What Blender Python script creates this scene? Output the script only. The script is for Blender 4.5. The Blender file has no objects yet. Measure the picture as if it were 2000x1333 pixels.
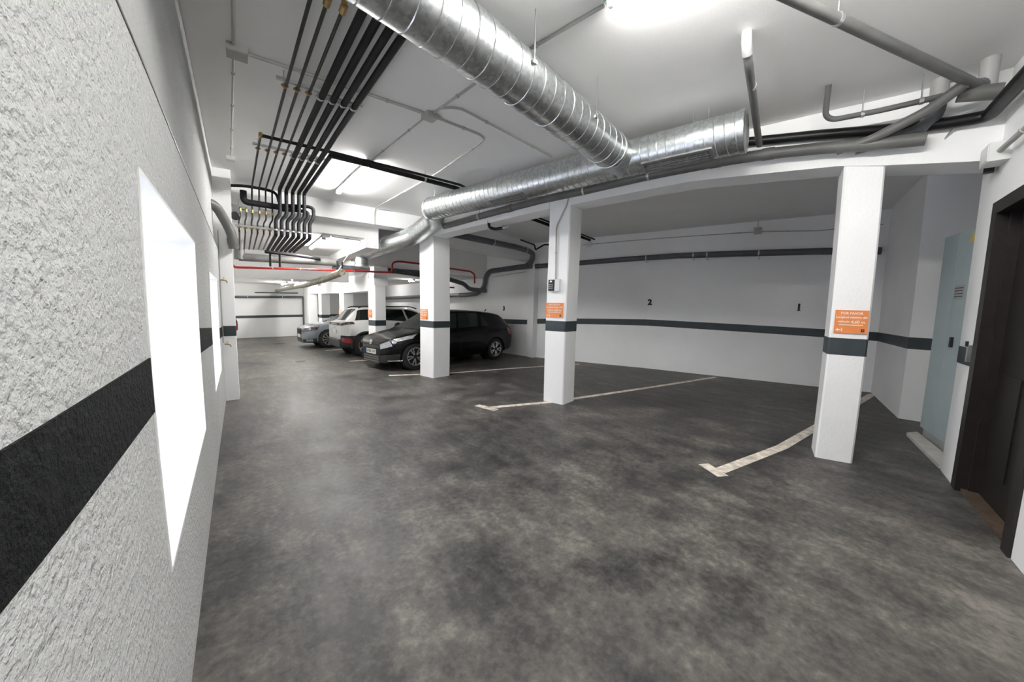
import bpy, math, random
from mathutils import Vector, Matrix
random.seed(7)
scn = bpy.context.scene
col = scn.collection
R = math.radians

# ---------------------------------------------------------------- camera
CAM_H = 1.3335
cam = bpy.data.cameras.new('camera')
cam.type = 'PANO'
PK = (0.0844815659, -0.00126054529, -0.0000377374050, 0.00000102996206)   # angle from the axis against radius on a 36 mm sensor
tgt = cam.cycles if hasattr(cam, 'cycles') and hasattr(cam.cycles, 'panorama_type') else cam
tgt.panorama_type = 'FISHEYE_LENS_POLYNOMIAL'
tgt.fisheye_fov = R(180)
tgt.fisheye_polynomial_k0 = 0.0
for _i, _k in enumerate(PK):
    setattr(tgt, 'fisheye_polynomial_k%d' % (_i+1), -_k)
cam.sensor_fit = 'HORIZONTAL'
cam.sensor_width = 36.0
cam.sensor_height = 36.0*1333/2000
cam.clip_start = 0.02
camo = bpy.data.objects.new('camera', cam)
col.objects.link(camo)
pitch, roll, yaw = R(-5.61774), R(1.32015), R(38.3098)
fwd = Vector((math.sin(yaw)*math.cos(pitch), math.cos(yaw)*math.cos(pitch), math.sin(pitch)))
rt = Vector((math.cos(yaw), -math.sin(yaw), 0))
up = rt.cross(fwd)
r2 = math.cos(roll)*rt + math.sin(roll)*up
u2 = -math.sin(roll)*rt + math.cos(roll)*up
camo.matrix_world = Matrix(((r2.x, u2.x, -fwd.x, 0), (r2.y, u2.y, -fwd.y, 0), (r2.z, u2.z, -fwd.z, CAM_H), (0, 0, 0, 1)))
scn.camera = camo

# ---------------------------------------------------------------- world and exposure
world = bpy.data.worlds.new('daylight')
scn.world = world
world.use_nodes = True
bg = world.node_tree.nodes['Background']
bg.inputs[0].default_value = (0.80, 0.84, 1.0, 1)
bg.inputs[1].default_value = 2.6
scn.view_settings.view_transform = 'Standard'
scn.view_settings.look = 'None'
scn.view_settings.gamma = 1.0
scn.view_settings.use_curve_mapping = False
scn.view_settings.exposure = 1.0
LAMP = 105.0

def portal(loc, sx, sy, rot):
    l = bpy.data.lights.new('window_daylight', 'AREA'); l.shape = 'RECTANGLE'; l.size = sx; l.size_y = sy
    l.cycles.is_portal = True
    o = bpy.data.objects.new('window_daylight', l); col.objects.link(o); o.location = loc; o.rotation_euler = rot
for y0, y1, z0, z1 in ((1.40, 2.95, .49, 1.70), (4.17, 5.56, .47, 1.60)):
    portal((-.66, (y0+y1)/2, (z0+z1)/2), z1-z0, y1-y0, (0, R(-90), 0))

# ---------------------------------------------------------------- materials
MATS = {}
def node_mat(name):
    m = bpy.data.materials.new(name); m.use_nodes = True
    nt = m.node_tree; b = nt.nodes['Principled BSDF']
    MATS[name] = m
    return m, nt, b
def coords(nt, scale=(1, 1, 1)):
    tc = nt.nodes.new('ShaderNodeTexCoord'); mp = nt.nodes.new('ShaderNodeMapping')
    mp.inputs['Scale'].default_value = scale
    nt.links.new(tc.outputs['Object'], mp.inputs['Vector'])
    return mp.outputs['Vector']
def noise(nt, vec, scale, detail=4, rough=.55):
    n = nt.nodes.new('ShaderNodeTexNoise'); n.inputs['Scale'].default_value = scale
    n.inputs['Detail'].default_value = detail; n.inputs['Roughness'].default_value = rough
    nt.links.new(vec, n.inputs['Vector'])
    return n.outputs['Fac']
def ramp(nt, fac, stops):
    r = nt.nodes.new('ShaderNodeValToRGB'); e = r.color_ramp.elements
    while len(e) < len(stops): e.new(.5)
    for i, (p, c) in enumerate(stops):
        e[i].position = p; e[i].color = (*c, 1) if len(c) == 3 else c
    nt.links.new(fac, r.inputs[0])
    return r.outputs[0]
def pm(name, base, rough=.5, metal=0.0, var=.08, vscale=6.0, bump=0.0, bscale=80.0, bdist=.004, coat=0.0, spec=.5, bdetail=3):
    m, nt, b = node_mat(name)
    v = coords(nt)
    f = noise(nt, v, vscale, 5)
    lo = tuple(max(0, c*(1-var)) for c in base); hi = tuple(min(1, c*(1+var)) for c in base)
    nt.links.new(ramp(nt, f, [(.3, lo), (.7, hi)]), b.inputs['Base Color'])
    b.inputs['Roughness'].default_value = rough
    b.inputs['Metallic'].default_value = metal
    b.inputs['Specular IOR Level'].default_value = spec
    if coat:
        b.inputs['Coat Weight'].default_value = coat; b.inputs['Coat Roughness'].default_value = .04
    if bump:
        bn = nt.nodes.new('ShaderNodeBump'); bn.inputs['Strength'].default_value = bump; bn.inputs['Distance'].default_value = bdist
        nt.links.new(noise(nt, v, bscale, bdetail, .6), bn.inputs['Height'])
        nt.links.new(bn.outputs[0], b.inputs['Normal'])
    return m
def emit(name, colr, strength):
    m, nt, b = node_mat(name)
    b.inputs['Base Color'].default_value = (.9, .9, .9, 1)
    b.inputs['Emission Color'].default_value = (*colr, 1); b.inputs['Emission Strength'].default_value = strength
    return m

M = {}
M['plaster'] = pm('white_plaster', (.90, .90, .90), .85, var=.03, vscale=1.3, bump=.25, bscale=38, bdist=.006)
M['reveal'] = pm('white_reveal_plaster', (.84, .84, .83), .85, var=.02, vscale=3, bump=.25, bscale=26, bdist=.006)
M['ceiling'] = pm('ceiling_paint', (.87, .865, .85), .9, var=.03, vscale=1.1, bump=.22, bscale=90, bdist=.004)
def roughcast():
    m, nt, b = node_mat('roughcast_plaster')
    v = coords(nt)
    nt.links.new(ramp(nt, noise(nt, v, 2.0, 4), [(.3, (.54, .545, .54)), (.7, (.59, .595, .59))]), b.inputs['Base Color'])
    b.inputs['Roughness'].default_value = .85
    n1 = noise(nt, v, 75, 3, .6); n2 = noise(nt, v, 32, 3, .5)
    mx = nt.nodes.new('ShaderNodeMath'); mx.operation = 'MULTIPLY_ADD'; mx.inputs[1].default_value = .9
    nt.links.new(n1, mx.inputs[0]); nt.links.new(n2, mx.inputs[2])
    bn = nt.nodes.new('ShaderNodeBump'); bn.inputs['Strength'].default_value = 1.0; bn.inputs['Distance'].default_value = .013
    nt.links.new(mx.outputs[0], bn.inputs['Height']); nt.links.new(bn.outputs[0], b.inputs['Normal'])
    return m, mx
M['roughcast'], _ = roughcast()
def rough_black():
    m, nt, b = node_mat('roughcast_black_paint')
    v = coords(nt)
    nt.links.new(ramp(nt, noise(nt, v, 30, 4), [(.35, (.004, .005, .006)), (.8, (.012, .014, .015))]), b.inputs['Base Color'])
    b.inputs['Roughness'].default_value = .7; b.inputs['Specular IOR Level'].default_value = .2
    bn = nt.nodes.new('ShaderNodeBump'); bn.inputs['Strength'].default_value = 1.0; bn.inputs['Distance'].default_value = .013
    nt.links.new(noise(nt, v, 62, 4, .62), bn.inputs['Height']); nt.links.new(bn.outputs[0], b.inputs['Normal'])
    return m
M['rough_black'] = rough_black()
M['stripe'] = pm('slate_stripe_paint', (.030, .042, .048), .5, var=.15, vscale=9, bump=.2, bscale=40, bdist=.004)
def floor_mat():
    m, nt, b = node_mat('worn_power_floated_concrete')
    v = coords(nt)
    big = noise(nt, v, .55, 6, .6); mid = noise(nt, v, 2.6, 8, .68); fine = noise(nt, v, 26, 6, .7)
    vs = coords(nt, (1.0, .35, 1)); streak = noise(nt, vs, 7.0, 6, .65)
    def mixf(a, bb, k):
        mm = nt.nodes.new('ShaderNodeMix'); mm.data_type = 'FLOAT'; mm.inputs[0].default_value = k
        nt.links.new(a, mm.inputs[2]); nt.links.new(bb, mm.inputs[3]); return mm.outputs[0]
    f = mixf(mixf(mixf(big, mid, .62), streak, .25), fine, .22)
    c = ramp(nt, f, [(.40, (.020, .020, .022)), (.465, (.056, .054, .051)), (.53, (.112, .105, .096)), (.61, (.23, .21, .185))])
    # scattered pale specks of plaster
    vor = nt.nodes.new('ShaderNodeTexVoronoi'); vor.inputs['Scale'].default_value = 3.2; nt.links.new(v, vor.inputs['Vector'])
    spk = nt.nodes.new('ShaderNodeMath'); spk.operation = 'LESS_THAN'; spk.inputs[1].default_value = .013
    nt.links.new(vor.outputs['Distance'], spk.inputs[0])
    mc = nt.nodes.new('ShaderNodeMix'); mc.data_type = 'RGBA'
    nt.links.new(spk.outputs[0], mc.inputs[0]); nt.links.new(c, mc.inputs[6]); mc.inputs[7].default_value = (.5, .48, .44, 1)
    nt.links.new(mc.outputs[2], b.inputs['Base Color'])
    rr = nt.nodes.new('ShaderNodeMapRange'); rr.inputs['From Min'].default_value = .35; rr.inputs['From Max'].default_value = .7
    rr.inputs['To Min'].default_value = .40; rr.inputs['To Max'].default_value = .66
    nt.links.new(mid, rr.inputs['Value']); nt.links.new(rr.outputs[0], b.inputs['Roughness'])
    b.inputs['Specular IOR Level'].default_value = .38
    bn = nt.nodes.new('ShaderNodeBump'); bn.inputs['Strength'].default_value = .12; bn.inputs['Distance'].default_value = .004
    nt.links.new(fine, bn.inputs['Height']); nt.links.new(bn.outputs[0], b.inputs['Normal'])
    return m
M['floor'] = floor_mat()
M['line'] = pm('worn_cream_line_paint', (.74, .67, .58), .7, var=.35, vscale=14, bump=.1)
def galv():
    m, nt, b = node_mat('galvanised_sheet')
    v = coords(nt, (1, 1, 1))
    vor = nt.nodes.new('ShaderNodeTexVoronoi'); vor.inputs['Scale'].default_value = 45; nt.links.new(v, vor.inputs['Vector'])
    nt.links.new(ramp(nt, vor.outputs['Color'], [(.2, (.52, .55, .56)), (.8, (.70, .72, .72))]), b.inputs['Base Color'])
    b.inputs['Metallic'].default_value = 1.0
    n = noise(nt, v, 16, 5, .6)
    rr = nt.nodes.new('ShaderNodeMapRange'); rr.inputs['To Min'].default_value = .24; rr.inputs['To Max'].default_value = .46
    nt.links.new(n, rr.inputs['Value']); nt.links.new(rr.outputs[0], b.inputs['Roughness'])
    bn = nt.nodes.new('ShaderNodeBump'); bn.inputs['Strength'].default_value = .12; bn.inputs['Distance'].default_value = .01
    nt.links.new(noise(nt, v, 9, 3), bn.inputs['Height']); nt.links.new(bn.outputs[0], b.inputs['Normal'])
    return m
M['galv'] = galv()
M['zinc'] = pm('zinc_steel', (.60, .61, .62), .35, 1.0, var=.1, vscale=30)
M['brass'] = pm('brass', (.42, .29, .11), .45, 1.0, var=.15, vscale=30)
M['pvc'] = pm('dark_grey_pvc', (.088, .092, .102), .42, var=.2, vscale=4)
M['pvc_mid'] = pm('mid_grey_pvc', (.13, .13, .125), .45, var=.2, vscale=4)
M['pvc_light'] = pm('light_grey_pvc', (.36, .36, .35), .5, var=.1, vscale=6)
M['black_pipe'] = pm('black_pipe', (.007, .007, .008), .4, var=.3, vscale=10, spec=.3)
M['insul'] = pm('black_foam_insulation', (.012, .012, .015), .65, spec=.3, var=.45, vscale=9, bump=.3, bscale=25, bdist=.01)
M['red'] = pm('red_pipe_paint', (.36, .018, .016), .35, var=.15, vscale=10)
M['conduit'] = pm('grey_conduit', (.42, .42, .40), .55, var=.08)
M['white_plastic'] = pm('white_plastic', (.72, .73, .72), .4, var=.03)
M['grey_plastic'] = pm('grey_plastic', (.40, .41, .40), .45, var=.05)
M['black_plastic'] = pm('black_plastic', (.012, .012, .013), .45, var=.2)
M['orange'] = pm('orange_sign', (.80, .26, .075), .45, var=.04, vscale=12)
M['sign_white'] = pm('sign_white_print', (.85, .82, .75), .5, var=.02)
M['sign_brown'] = pm('sign_brown_print', (.05, .015, .005), .5, var=.02)
M['ink'] = pm('black_stencil_paint', (.012, .012, .013), .6, var=.2)
M['door'] = pm('dark_brown_door', (.010, .008, .007), .42, var=.3, vscale=8)
M['door_frame'] = pm('dark_brown_frame', (.014, .011, .010), .40, var=.3, vscale=8)
M['cabinet'] = pm('pale_blue_grey_enamel', (.43, .52, .54), .45, var=.03)
M['marble'] = pm('pale_sill_stone', (.60, .58, .54), .5, var=.15, vscale=7)
M['foil'] = pm('wrapped_foil_pipe', (.30, .28, .22), .38, 1.0, var=.5, vscale=14, bump=.9, bscale=22, bdist=.02)
M['car_black'] = pm('black_car_paint', (.0022, .0024, .003), .25, var=.1, coat=.22, spec=.15)
M['car_white'] = pm('white_car_paint', (.72, .72, .70), .3, var=.02, coat=1.0)
M['car_grey'] = pm('blue_grey_car_paint', (.17, .20, .235), .3, .35, var=.03, coat=1.0)
M['car_glass'] = pm('tinted_car_glass', (.006, .010, .010), .06, var=.1, spec=.8)
M['trim_black'] = pm('black_car_trim', (.014, .015, .016), .5, var=.1)
M['rubber'] = pm('tyre_rubber', (.014, .014, .0145), .8, var=.2, vscale=20)
M['alloy'] = pm('light_alloy', (.62, .62, .63), .32, .9, var=.05)
M['alloy_dark'] = pm('dark_alloy', (.03, .03, .032), .4, .4, var=.1)
M['chrome'] = pm('chrome', (.75, .76, .78), .12, 1.0, var=.03)
M['lens'] = pm('clear_lamp_lens', (.45, .47, .50), .12, .5, var=.35, vscale=40, coat=1.0)
M['red_lens'] = pm('red_lamp_lens', (.30, .012, .03), .15, var=.2, coat=1.0)
M['smoke_lens'] = pm('smoked_lamp_lens', (.035, .020, .020), .12, var=.4, vscale=30, coat=1.0)
M['plate'] = pm('number_plate', (.72, .72, .68), .4, var=.03)
M['plate_blue'] = pm('plate_blue', (.03, .09, .35), .4, var=.03)
M['ext_red'] = pm('extinguisher_red', (.42, .012, .018), .3, var=.1)
M['yellow'] = pm('warning_yellow', (.75, .55, .08), .5, var=.05)
M['iron'] = pm('rusty_iron_cover', (.075, .05, .035), .7, var=.4, vscale=20)
M['glass'] = None
def glass_mat():
    m, nt, b = node_mat('window_glass')
    b.inputs['Base Color'].default_value = (1, 1, 1, 1); b.inputs['Roughness'].default_value = .02
    b.inputs['Transmission Weight'].default_value = 1.0; b.inputs['IOR'].default_value = 1.02
    return m
M['glass'] = glass_mat()
M['tube_light'] = emit('lamp_diffuser', (1.0, .985, .95), LAMP)

# ---------------------------------------------------------------- mesh helpers
def fillet(pts, r, n=5):
    pts = [Vector(p) for p in pts]
    if r <= 0 or len(pts) < 3: return pts
    out = [pts[0]]
    for a, b, c in zip(pts, pts[1:], pts[2:]):
        l1 = (a-b).length; l2 = (c-b).length
        k = min(r, l1*.49, l2*.49)
        p = b+(a-b).normalized()*k; q = b+(c-b).normalized()*k
        for i in range(n+1):
            t = i/n
            out.append(p*(1-t)**2+b*2*t*(1-t)+q*t*t)
    out.append(pts[-1])
    return out
class MB:
    def __init__(s): s.v = []; s.f = []
    def add(s, v, f):
        k = len(s.v); s.v += [tuple(p) for p in v]; s.f += [tuple(i+k for i in q) for q in f]; return s
    def box(s, c, size, rz=0.0, mat=None):
        hx, hy, hz = size[0]/2, size[1]/2, size[2]/2
        m = mat if mat is not None else Matrix.Rotation(rz, 3, 'Z')
        P = [Vector(c)+m @ Vector((x*hx, y*hy, z*hz)) for z in (-1, 1) for x, y in ((-1, -1), (1, -1), (1, 1), (-1, 1))]
        return s.add(P, [(3, 2, 1, 0), (4, 5, 6, 7), (0, 1, 5, 4), (1, 2, 6, 5), (2, 3, 7, 6), (3, 0, 4, 7)])
    def prism(s, poly, z0, z1):
        n = len(poly)
        a = [(p[0], p[1], z0(p) if callable(z0) else z0) for p in poly]; b = [(p[0], p[1], z1(p) if callable(z1) else z1) for p in poly]
        area = sum(poly[i][0]*poly[(i+1) % n][1]-poly[(i+1) % n][0]*poly[i][1] for i in range(n))
        F = [tuple(range(n-1, -1, -1)), tuple(range(n, 2*n))]+[(i, (i+1) % n, n+(i+1) % n, n+i) for i in range(n)]
        if area < 0: F = [tuple(reversed(q)) for q in F]
        return s.add(a+b, F)
    def hexa(s, P):   # 8 corners: bottom ring then top ring
        return s.add(P, [(3, 2, 1, 0), (4, 5, 6, 7), (0, 1, 5, 4), (1, 2, 6, 5), (2, 3, 7, 6), (3, 0, 4, 7)])
    def tube(s, pts, r, seg=12, bend=0.0, cap=True, bn=5):
        path = fillet(pts, bend, bn)
        T = []
        for i in range(len(path)):
            a = path[max(0, i-1)]; b = path[min(len(path)-1, i+1)]
            T.append((b-a).normalized())
        n0 = T[0].orthogonal().normalized()
        V = []
        for i, p in enumerate(path):
            if i:
                n0 = (n0-T[i]*n0.dot(T[i]))
                n0 = n0.normalized() if n0.length > 1e-6 else T[i].orthogonal().normalized()
            b0 = T[i].cross(n0)
            rr = r[i] if isinstance(r, (list, tuple)) else r
            for k in range(seg):
                a = 2*math.pi*k/seg
                V.append(p+n0*(math.cos(a)*rr)+b0*(math.sin(a)*rr))
        F = []
        for i in range(len(path)-1):
            for k in range(seg):
                k2 = (k+1) % seg
                F.append((i*seg+k, i*seg+k2, (i+1)*seg+k2, (i+1)*seg+k))
        if cap:
            F.append(tuple(range(seg-1, -1, -1))); F.append(tuple(range((len(path)-1)*seg, len(path)*seg)))
        return s.add(V, F)
    def lathe(s, c, axis, prof, seg=24, cap=True):      # prof: (distance along axis, radius)
        ax = Vector(axis).normalized(); n0 = ax.orthogonal().normalized(); b0 = ax.cross(n0)
        V = []; c = Vector(c)
        for d, r in prof:
            for k in range(seg):
                a = 2*math.pi*k/seg
                V.append(c+ax*d+n0*(math.cos(a)*r)+b0*(math.sin(a)*r))
        F = []
        for i in range(len(prof)-1):
            for k in range(seg):
                k2 = (k+1) % seg
                F.append((i*seg+k, i*seg+k2, (i+1)*seg+k2, (i+1)*seg+k))
        if cap:
            F.append(tuple(range(seg-1, -1, -1))); F.append(tuple(range((len(prof)-1)*seg, len(prof)*seg)))
        return s.add(V, F)
    def build(s, name, mat, parent=None, smooth=True, ang=38, local=False):
        me = bpy.data.meshes.new(name); me.from_pydata(s.v, [], s.f); me.update()
        me.materials.append(M[mat] if isinstance(mat, str) else mat)
        if smooth:
            me.shade_smooth(); me.set_sharp_from_angle(angle=R(ang))
        o = bpy.data.objects.new(name, me); col.objects.link(o)
        if parent:
            o.parent = parent
            if not local: o.matrix_parent_inverse = world_of(parent).inverted()
        return o
def world_of(o):
    m = o.matrix_basis.copy()
    if o.parent: m = world_of(o.parent) @ o.matrix_parent_inverse @ m
    return m
def tag(o, label=None, cat=None, group=None, kind=None):
    if label: o['label'] = label
    if cat: o['category'] = cat
    if group: o['group'] = group
    if kind: o['kind'] = kind
    return o
def thing(name, label, cat, loc=(0, 0, 0), group=None):
    o = bpy.data.objects.new(name, None); col.objects.link(o); o.location = loc; o.empty_display_size = .1
    return tag(o, label, cat, group)
def FZ(y): return -.0166*y
def fz(p): return -.0166*p[1]
def text_mesh(body, size, extrude=.001, bold=0.0, spacing=1.0):
    cu = bpy.data.curves.new('lettering', 'FONT'); cu.body = body; cu.size = size; cu.extrude = extrude; cu.offset = bold
    cu.align_x = 'CENTER'; cu.align_y = 'CENTER'; cu.space_character = spacing; cu.resolution_u = 3
    o = bpy.data.objects.new('lettering', cu); col.objects.link(o)
    bpy.context.view_layer.update()
    me = bpy.data.meshes.new_from_object(o.evaluated_get(bpy.context.evaluated_depsgraph_get()))
    bpy.data.objects.remove(o); bpy.data.curves.remove(cu)
    return me
def place_text(name, body, size, origin, xdir, mat, parent, bold=0.0, extrude=.001, spacing=1.0):
    me = text_mesh(body, size, extrude, bold, spacing); me.name = name
    x = Vector(xdir).normalized(); z = Vector((0, 0, 1)); n = x.cross(z)
    m = Matrix(((x.x, z.x, n.x, origin[0]), (x.y, z.y, n.y, origin[1]), (x.z, z.z, n.z, origin[2]), (0, 0, 0, 1)))
    me.transform(m); me.materials.clear(); me.materials.append(M[mat])
    o = bpy.data.objects.new(name, me); col.objects.link(o)
    if parent:
        o.parent = parent; o.matrix_parent_inverse = world_of(parent).inverted()
    return o

# ---------------------------------------------------------------- setting
NW = Vector((-.978, -.209, 0)); TW = Vector((-.209, .978, 0))      # across the pillar row towards the aisle; along the row, away
HC = 3.15
b = MB(); b.prism([(-1.2, -2.2), (10, -2.2), (10, 22), (-1.2, 22)], lambda p: fz(p)-.25, fz)
floor = tag(b.build('floor', 'floor', smooth=False), kind='structure')

def struct(name, mb, mat, parent=None, label=None, smooth=False):
    o = mb.build(name, mat, parent, smooth=smooth)
    if not parent: tag(o, label, kind='structure')
    return o
# left wall: thick, roughcast, two deep openings, upper part set back above the joint
XL = -.224
ys = [(-2.2, 1.399), (1.399, 2.947), (2.947, 4.17), (4.17, 5.56), (5.56, 6.34)]
b = MB()
for i, (y0, y1) in enumerate(ys):
    if i == 1: zs = [(-.4, .489), (1.699, 2.047)]
    elif i == 3: zs = [(-.4, .47), (1.60, 2.047)]
    else: zs = [(-.4, 2.047)]
    for z0, z1 in zs: b.box(((XL-.76)/2, (y0+y1)/2, (z0+z1)/2), (.76+XL, y1-y0, z1-z0))
wall_left = struct('wall_left', b, 'roughcast')
struct('upper_wall', MB().box(((-.268-.76)/2, 2.07, 2.625), (.492, 8.54, 1.15)), 'roughcast', wall_left)
struct('wall_joint', MB().box((XL+.0005, 2.07, 2.043), (.004, 8.54, .008)), 'pvc_mid', wall_left)
for y0, y1, z0, z1 in ((-2.0, 1.399, (1.0, 1.168), (1.007, 1.166)), (2.947, 4.17, (.995, 1.156), (.93, 1.084)), (5.56, 6.34, (.862, .992), (.83, .96))):
    za, zb = z0; zc, zd = z1
    struct('painted_stripe', MB().hexa([(XL-.002, y0, za), (XL+.004, y0, za), (XL+.004, y1, zc), (XL-.002, y1, zc), (XL-.002, y0, zb), (XL+.004, y0, zb), (XL+.004, y1, zd), (XL-.002, y1, zd)]), 'rough_black', wall_left)
# smooth plaster lining of the openings, and the windows at their outer ends
for k, (y0, y1, z0, z1) in enumerate(((1.399, 2.947, .489, 1.699), (4.17, 5.56, .47, 1.60))):
    t = .012
    for nm, c, sz in (('reveal_sill', (-.49, (y0+y1)/2, z0+t/2), (.54, y1-y0, t)), ('reveal_head', (-.49, (y0+y1)/2, z1-t/2), (.54, y1-y0, t)),
                      ('reveal_side', (-.49, y0+t/2, (z0+z1)/2), (.54, t, z1-z0-2*t)), ('reveal_side', (-.49, y1-t/2, (z0+z1)/2), (.54, t, z1-z0-2*t))):
        struct(nm, MB().box(c, sz), 'reveal', wall_left)
    w = bpy.data.objects.new('window_%d' % (k+1), None); col.objects.link(w); w.location = (-.70, (y0+y1)/2, z0); tag(w, kind='structure')
    f = MB(); fw = .05
    for c, sz in (((-.70, (y0+y1)/2, z0+t+fw/2), (.06, y1-y0-2*t, fw)), ((-.70, (y0+y1)/2, z1-t-fw/2), (.06, y1-y0-2*t, fw)),
                  ((-.70, y0+t+fw/2, (z0+z1)/2), (.06, fw, z1-z0-2*t-2*fw)), ((-.70, y1-t-fw/2, (z0+z1)/2), (.06, fw, z1-z0-2*t-2*fw)), ((-.70, (y0+y1)/2, (z0+z1)/2), (.06, fw, z1-z0-2*t-2*fw))):
        f.box(c, sz)
    f.build('window_frame', 'white_plastic', w, smooth=False)
    for yc in ((y0*3+y1)/4, (y0+y1*3)/4):
        MB().box((-.70, yc+(.006 if yc < (y0+y1)/2 else -.006), (z0+z1)/2), (.008, (y1-y0)/2-t-1.5*fw+.012, z1-z0-2*t-2*fw)).build('window_pane', 'glass', w, smooth=False)

# stub wall / pilaster and the left wall beyond
b = MB(); b.box((-.41, 6.62, 1.5), (.70, .56, 3.6))
pil = struct('wall_left_pilaster', b, 'plaster')
for c, sz in (((-.228, 6.339, .903), (.338, .006, .145)), ((-.0595, 6.62, .895), (.006, .556, .135))):
    struct('painted_stripe', MB().box(c, sz), 'stripe', pil)
b = MB(); b.box((-.43, 7.68, 1.4), (.68, 1.58, 3.6)); b.box((-.55, 14.6, 1.2), (.60, 12.3, 3.4))
struct('wall_left_beyond', b, 'plaster')
# far wall
b = MB(); b.prism([(-.9, 19.3), (7.0, 20.85), (7.0, 21.15), (-.9, 19.6)], -.5, 2.3)
far = struct('wall_far', b, 'plaster')
d = Vector((7.9, 1.55, 0)).normalized(); nn = Vector((d.y, -d.x, 0))
def on_far(s, z, off=0): return Vector((-.9, 19.3, 0))+d*s+nn*off+Vector((0, 0, z))
fx = Matrix((d, -nn, Vector((0, 0, 1)))).transposed()
struct('painted_stripe', MB().hexa([on_far(.6, .56, 0), on_far(7.9, .645, 0), on_far(7.9, .645, .006), on_far(.6, .56, .006), on_far(.6, .675, 0), on_far(7.9, .765, 0), on_far(7.9, .765, .006), on_far(.6, .675, .006)]), 'stripe', far)
# back wall of the bays, in straight runs
def wallrun(name, A, B, z0, z1, th=.3, mat='plaster', stripe=None, parent=None, stripe_mat='stripe'):
    A = Vector((*A, 0)); B = Vector((*B, 0)); t = (B-A).normalized(); n = Vector((t.y, -t.x, 0))   # n points to the right of A->B: away from the room
    b = MB(); b.prism([A[:2], B[:2], (B+n*th)[:2], (A+n*th)[:2]], z0, z1)
    o = struct(name, b, mat, parent)
    if stripe:
        (a0, a1), (b0, b1) = stripe; e = n*-.004
        Z = lambda z: Vector((0, 0, z))
        struct('painted_stripe', MB().hexa([A+Z(a0), B+Z(b0), B+e+Z(b0), A+e+Z(a0), A+Z(a1), B+Z(b1), B+e+Z(b1), A+e+Z(a1)]), stripe_mat, o if not parent else parent)
    return o
W1a, W1b, W2b, W3b = (8.63, .66), (7.72, 4.6), (7.05, 6.6), (6.70, 7.7)
wb_ = wallrun('wall_back', W1a, W1b, -.5, HC, stripe=((.905, 1.055), (.955, 1.105)))
wallrun('back_wall_run', W1b, W2b, -.5, HC, stripe=((.955, 1.105), (.91, 1.055)), parent=wb_)
wallrun('back_wall_run', W2b, W3b, -.5, HC, stripe=((.91, 1.055), (.86, 1.0)), parent=wb_)
wallrun('back_wall_run', W3b, (6.45, 9.7), -.5, HC, stripe=((.84, .98), (.80, .94)), parent=wb_)
b = MB(); b.prism([(6.62, 7.42), (6.66, 7.72), (6.80, 7.74), (6.80, 7.42)], -.4, 2.62)
struct('back_wall_pier', b, 'plaster', wb_)
wallrun('back_wall_run', (6.58, 9.7), (6.2, 21), -.6, 2.9, stripe=((.80, .94), (.70, .80)), parent=wb_)
# walls on the right: slanting run, return by the cabinet, recess, door wall that runs on behind the camera
wr = wallrun('wall_right', (6.72, .213), (8.63, .66), -.5, HC, stripe=((.925, 1.075), (.905, 1.055)))
wallrun('return_wall', (6.76, -.9), (6.72, .213), -.5, HC, parent=wr, stripe=((.93, 1.08), (.925, 1.075)))
wallrun('recess_wall', (4.6, -.72), (7.0, -.5), -.5, HC, parent=wr)
Er, Ed = Vector((4.723, -.155, 0)), Vector((4.353, -.218, 0))
D = (Er-Ed).normalized(); ND = Vector((-D.y, D.x, 0))     # ND into the room
def dw(s, off=0, z=0): return Ed+D*s+ND*off+Vector((0, 0, z))
def slab(s0, s1, o0, o1, z0, z1): 
    return MB().hexa([dw(s0, o0, z0), dw(s1, o0, z0), dw(s1, o1, z0), dw(s0, o1, z0), dw(s0, o0, z1), dw(s1, o0, z1), dw(s1, o1, z1), dw(s0, o1, z1)])
wdoor = struct('wall_door_side', slab(0, .376, -.40, 0, -.3, HC), 'plaster')
struct('wall_over_door', slab(-1.10, 0, -.40, 0, 2.19, HC), 'plaster', wdoor)
struct('wall_behind_camera', slab(-6.2, -1.10, -.40, 0, -.3, HC), 'plaster', wdoor)
struct('painted_stripe', slab(.0, .376, 0, .004, .965, 1.105), 'stripe', wdoor)
# door
door = bpy.data.objects.new('door_1', None); col.objects.link(door); door.location = dw(-.55, -.1, 0); tag(door, kind='structure')
slab(-.10, -.002, -.14, .012, 0, 2.19).build('door_jamb', 'door_frame', door, smooth=False)
slab(-1.098, -1.0, -.14, .012, 0, 2.19).build('door_jamb', 'door_frame', door, smooth=False)
slab(-1.0, -.10, -.14, .012, 2.10, 2.19).build('door_head', 'door_frame', door, smooth=False)
slab(-.125, -.10, -.14, -.05, 0, 2.10).build('door_stop', 'door_frame', door, smooth=False)
leaf = slab(-1.0, -.10, -.15, -.10, .03, 2.10).build('door_leaf', 'door', door, smooth=False)
for z0, z1 in ((.25, .95), (1.15, 1.95)):
    for s0, s1 in ((-.52, -.20), (-.92, -.60)): slab(s0, s1, -.10, -.092, z0, z1).build('door_panel', 'door', leaf, smooth=False)
slab(-1.0, -.10, -.16, -.02, -.02, .028).build('door_sill', 'iron', door, smooth=False)
slab(.012, .05, .002, .030, 1.00, 1.13).build('strike_plate', 'zinc', door, smooth=False)
slab(.018, .044, .028, .042, 1.12, 1.16).build('latch', 'black_plastic', door, smooth=False)

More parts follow.
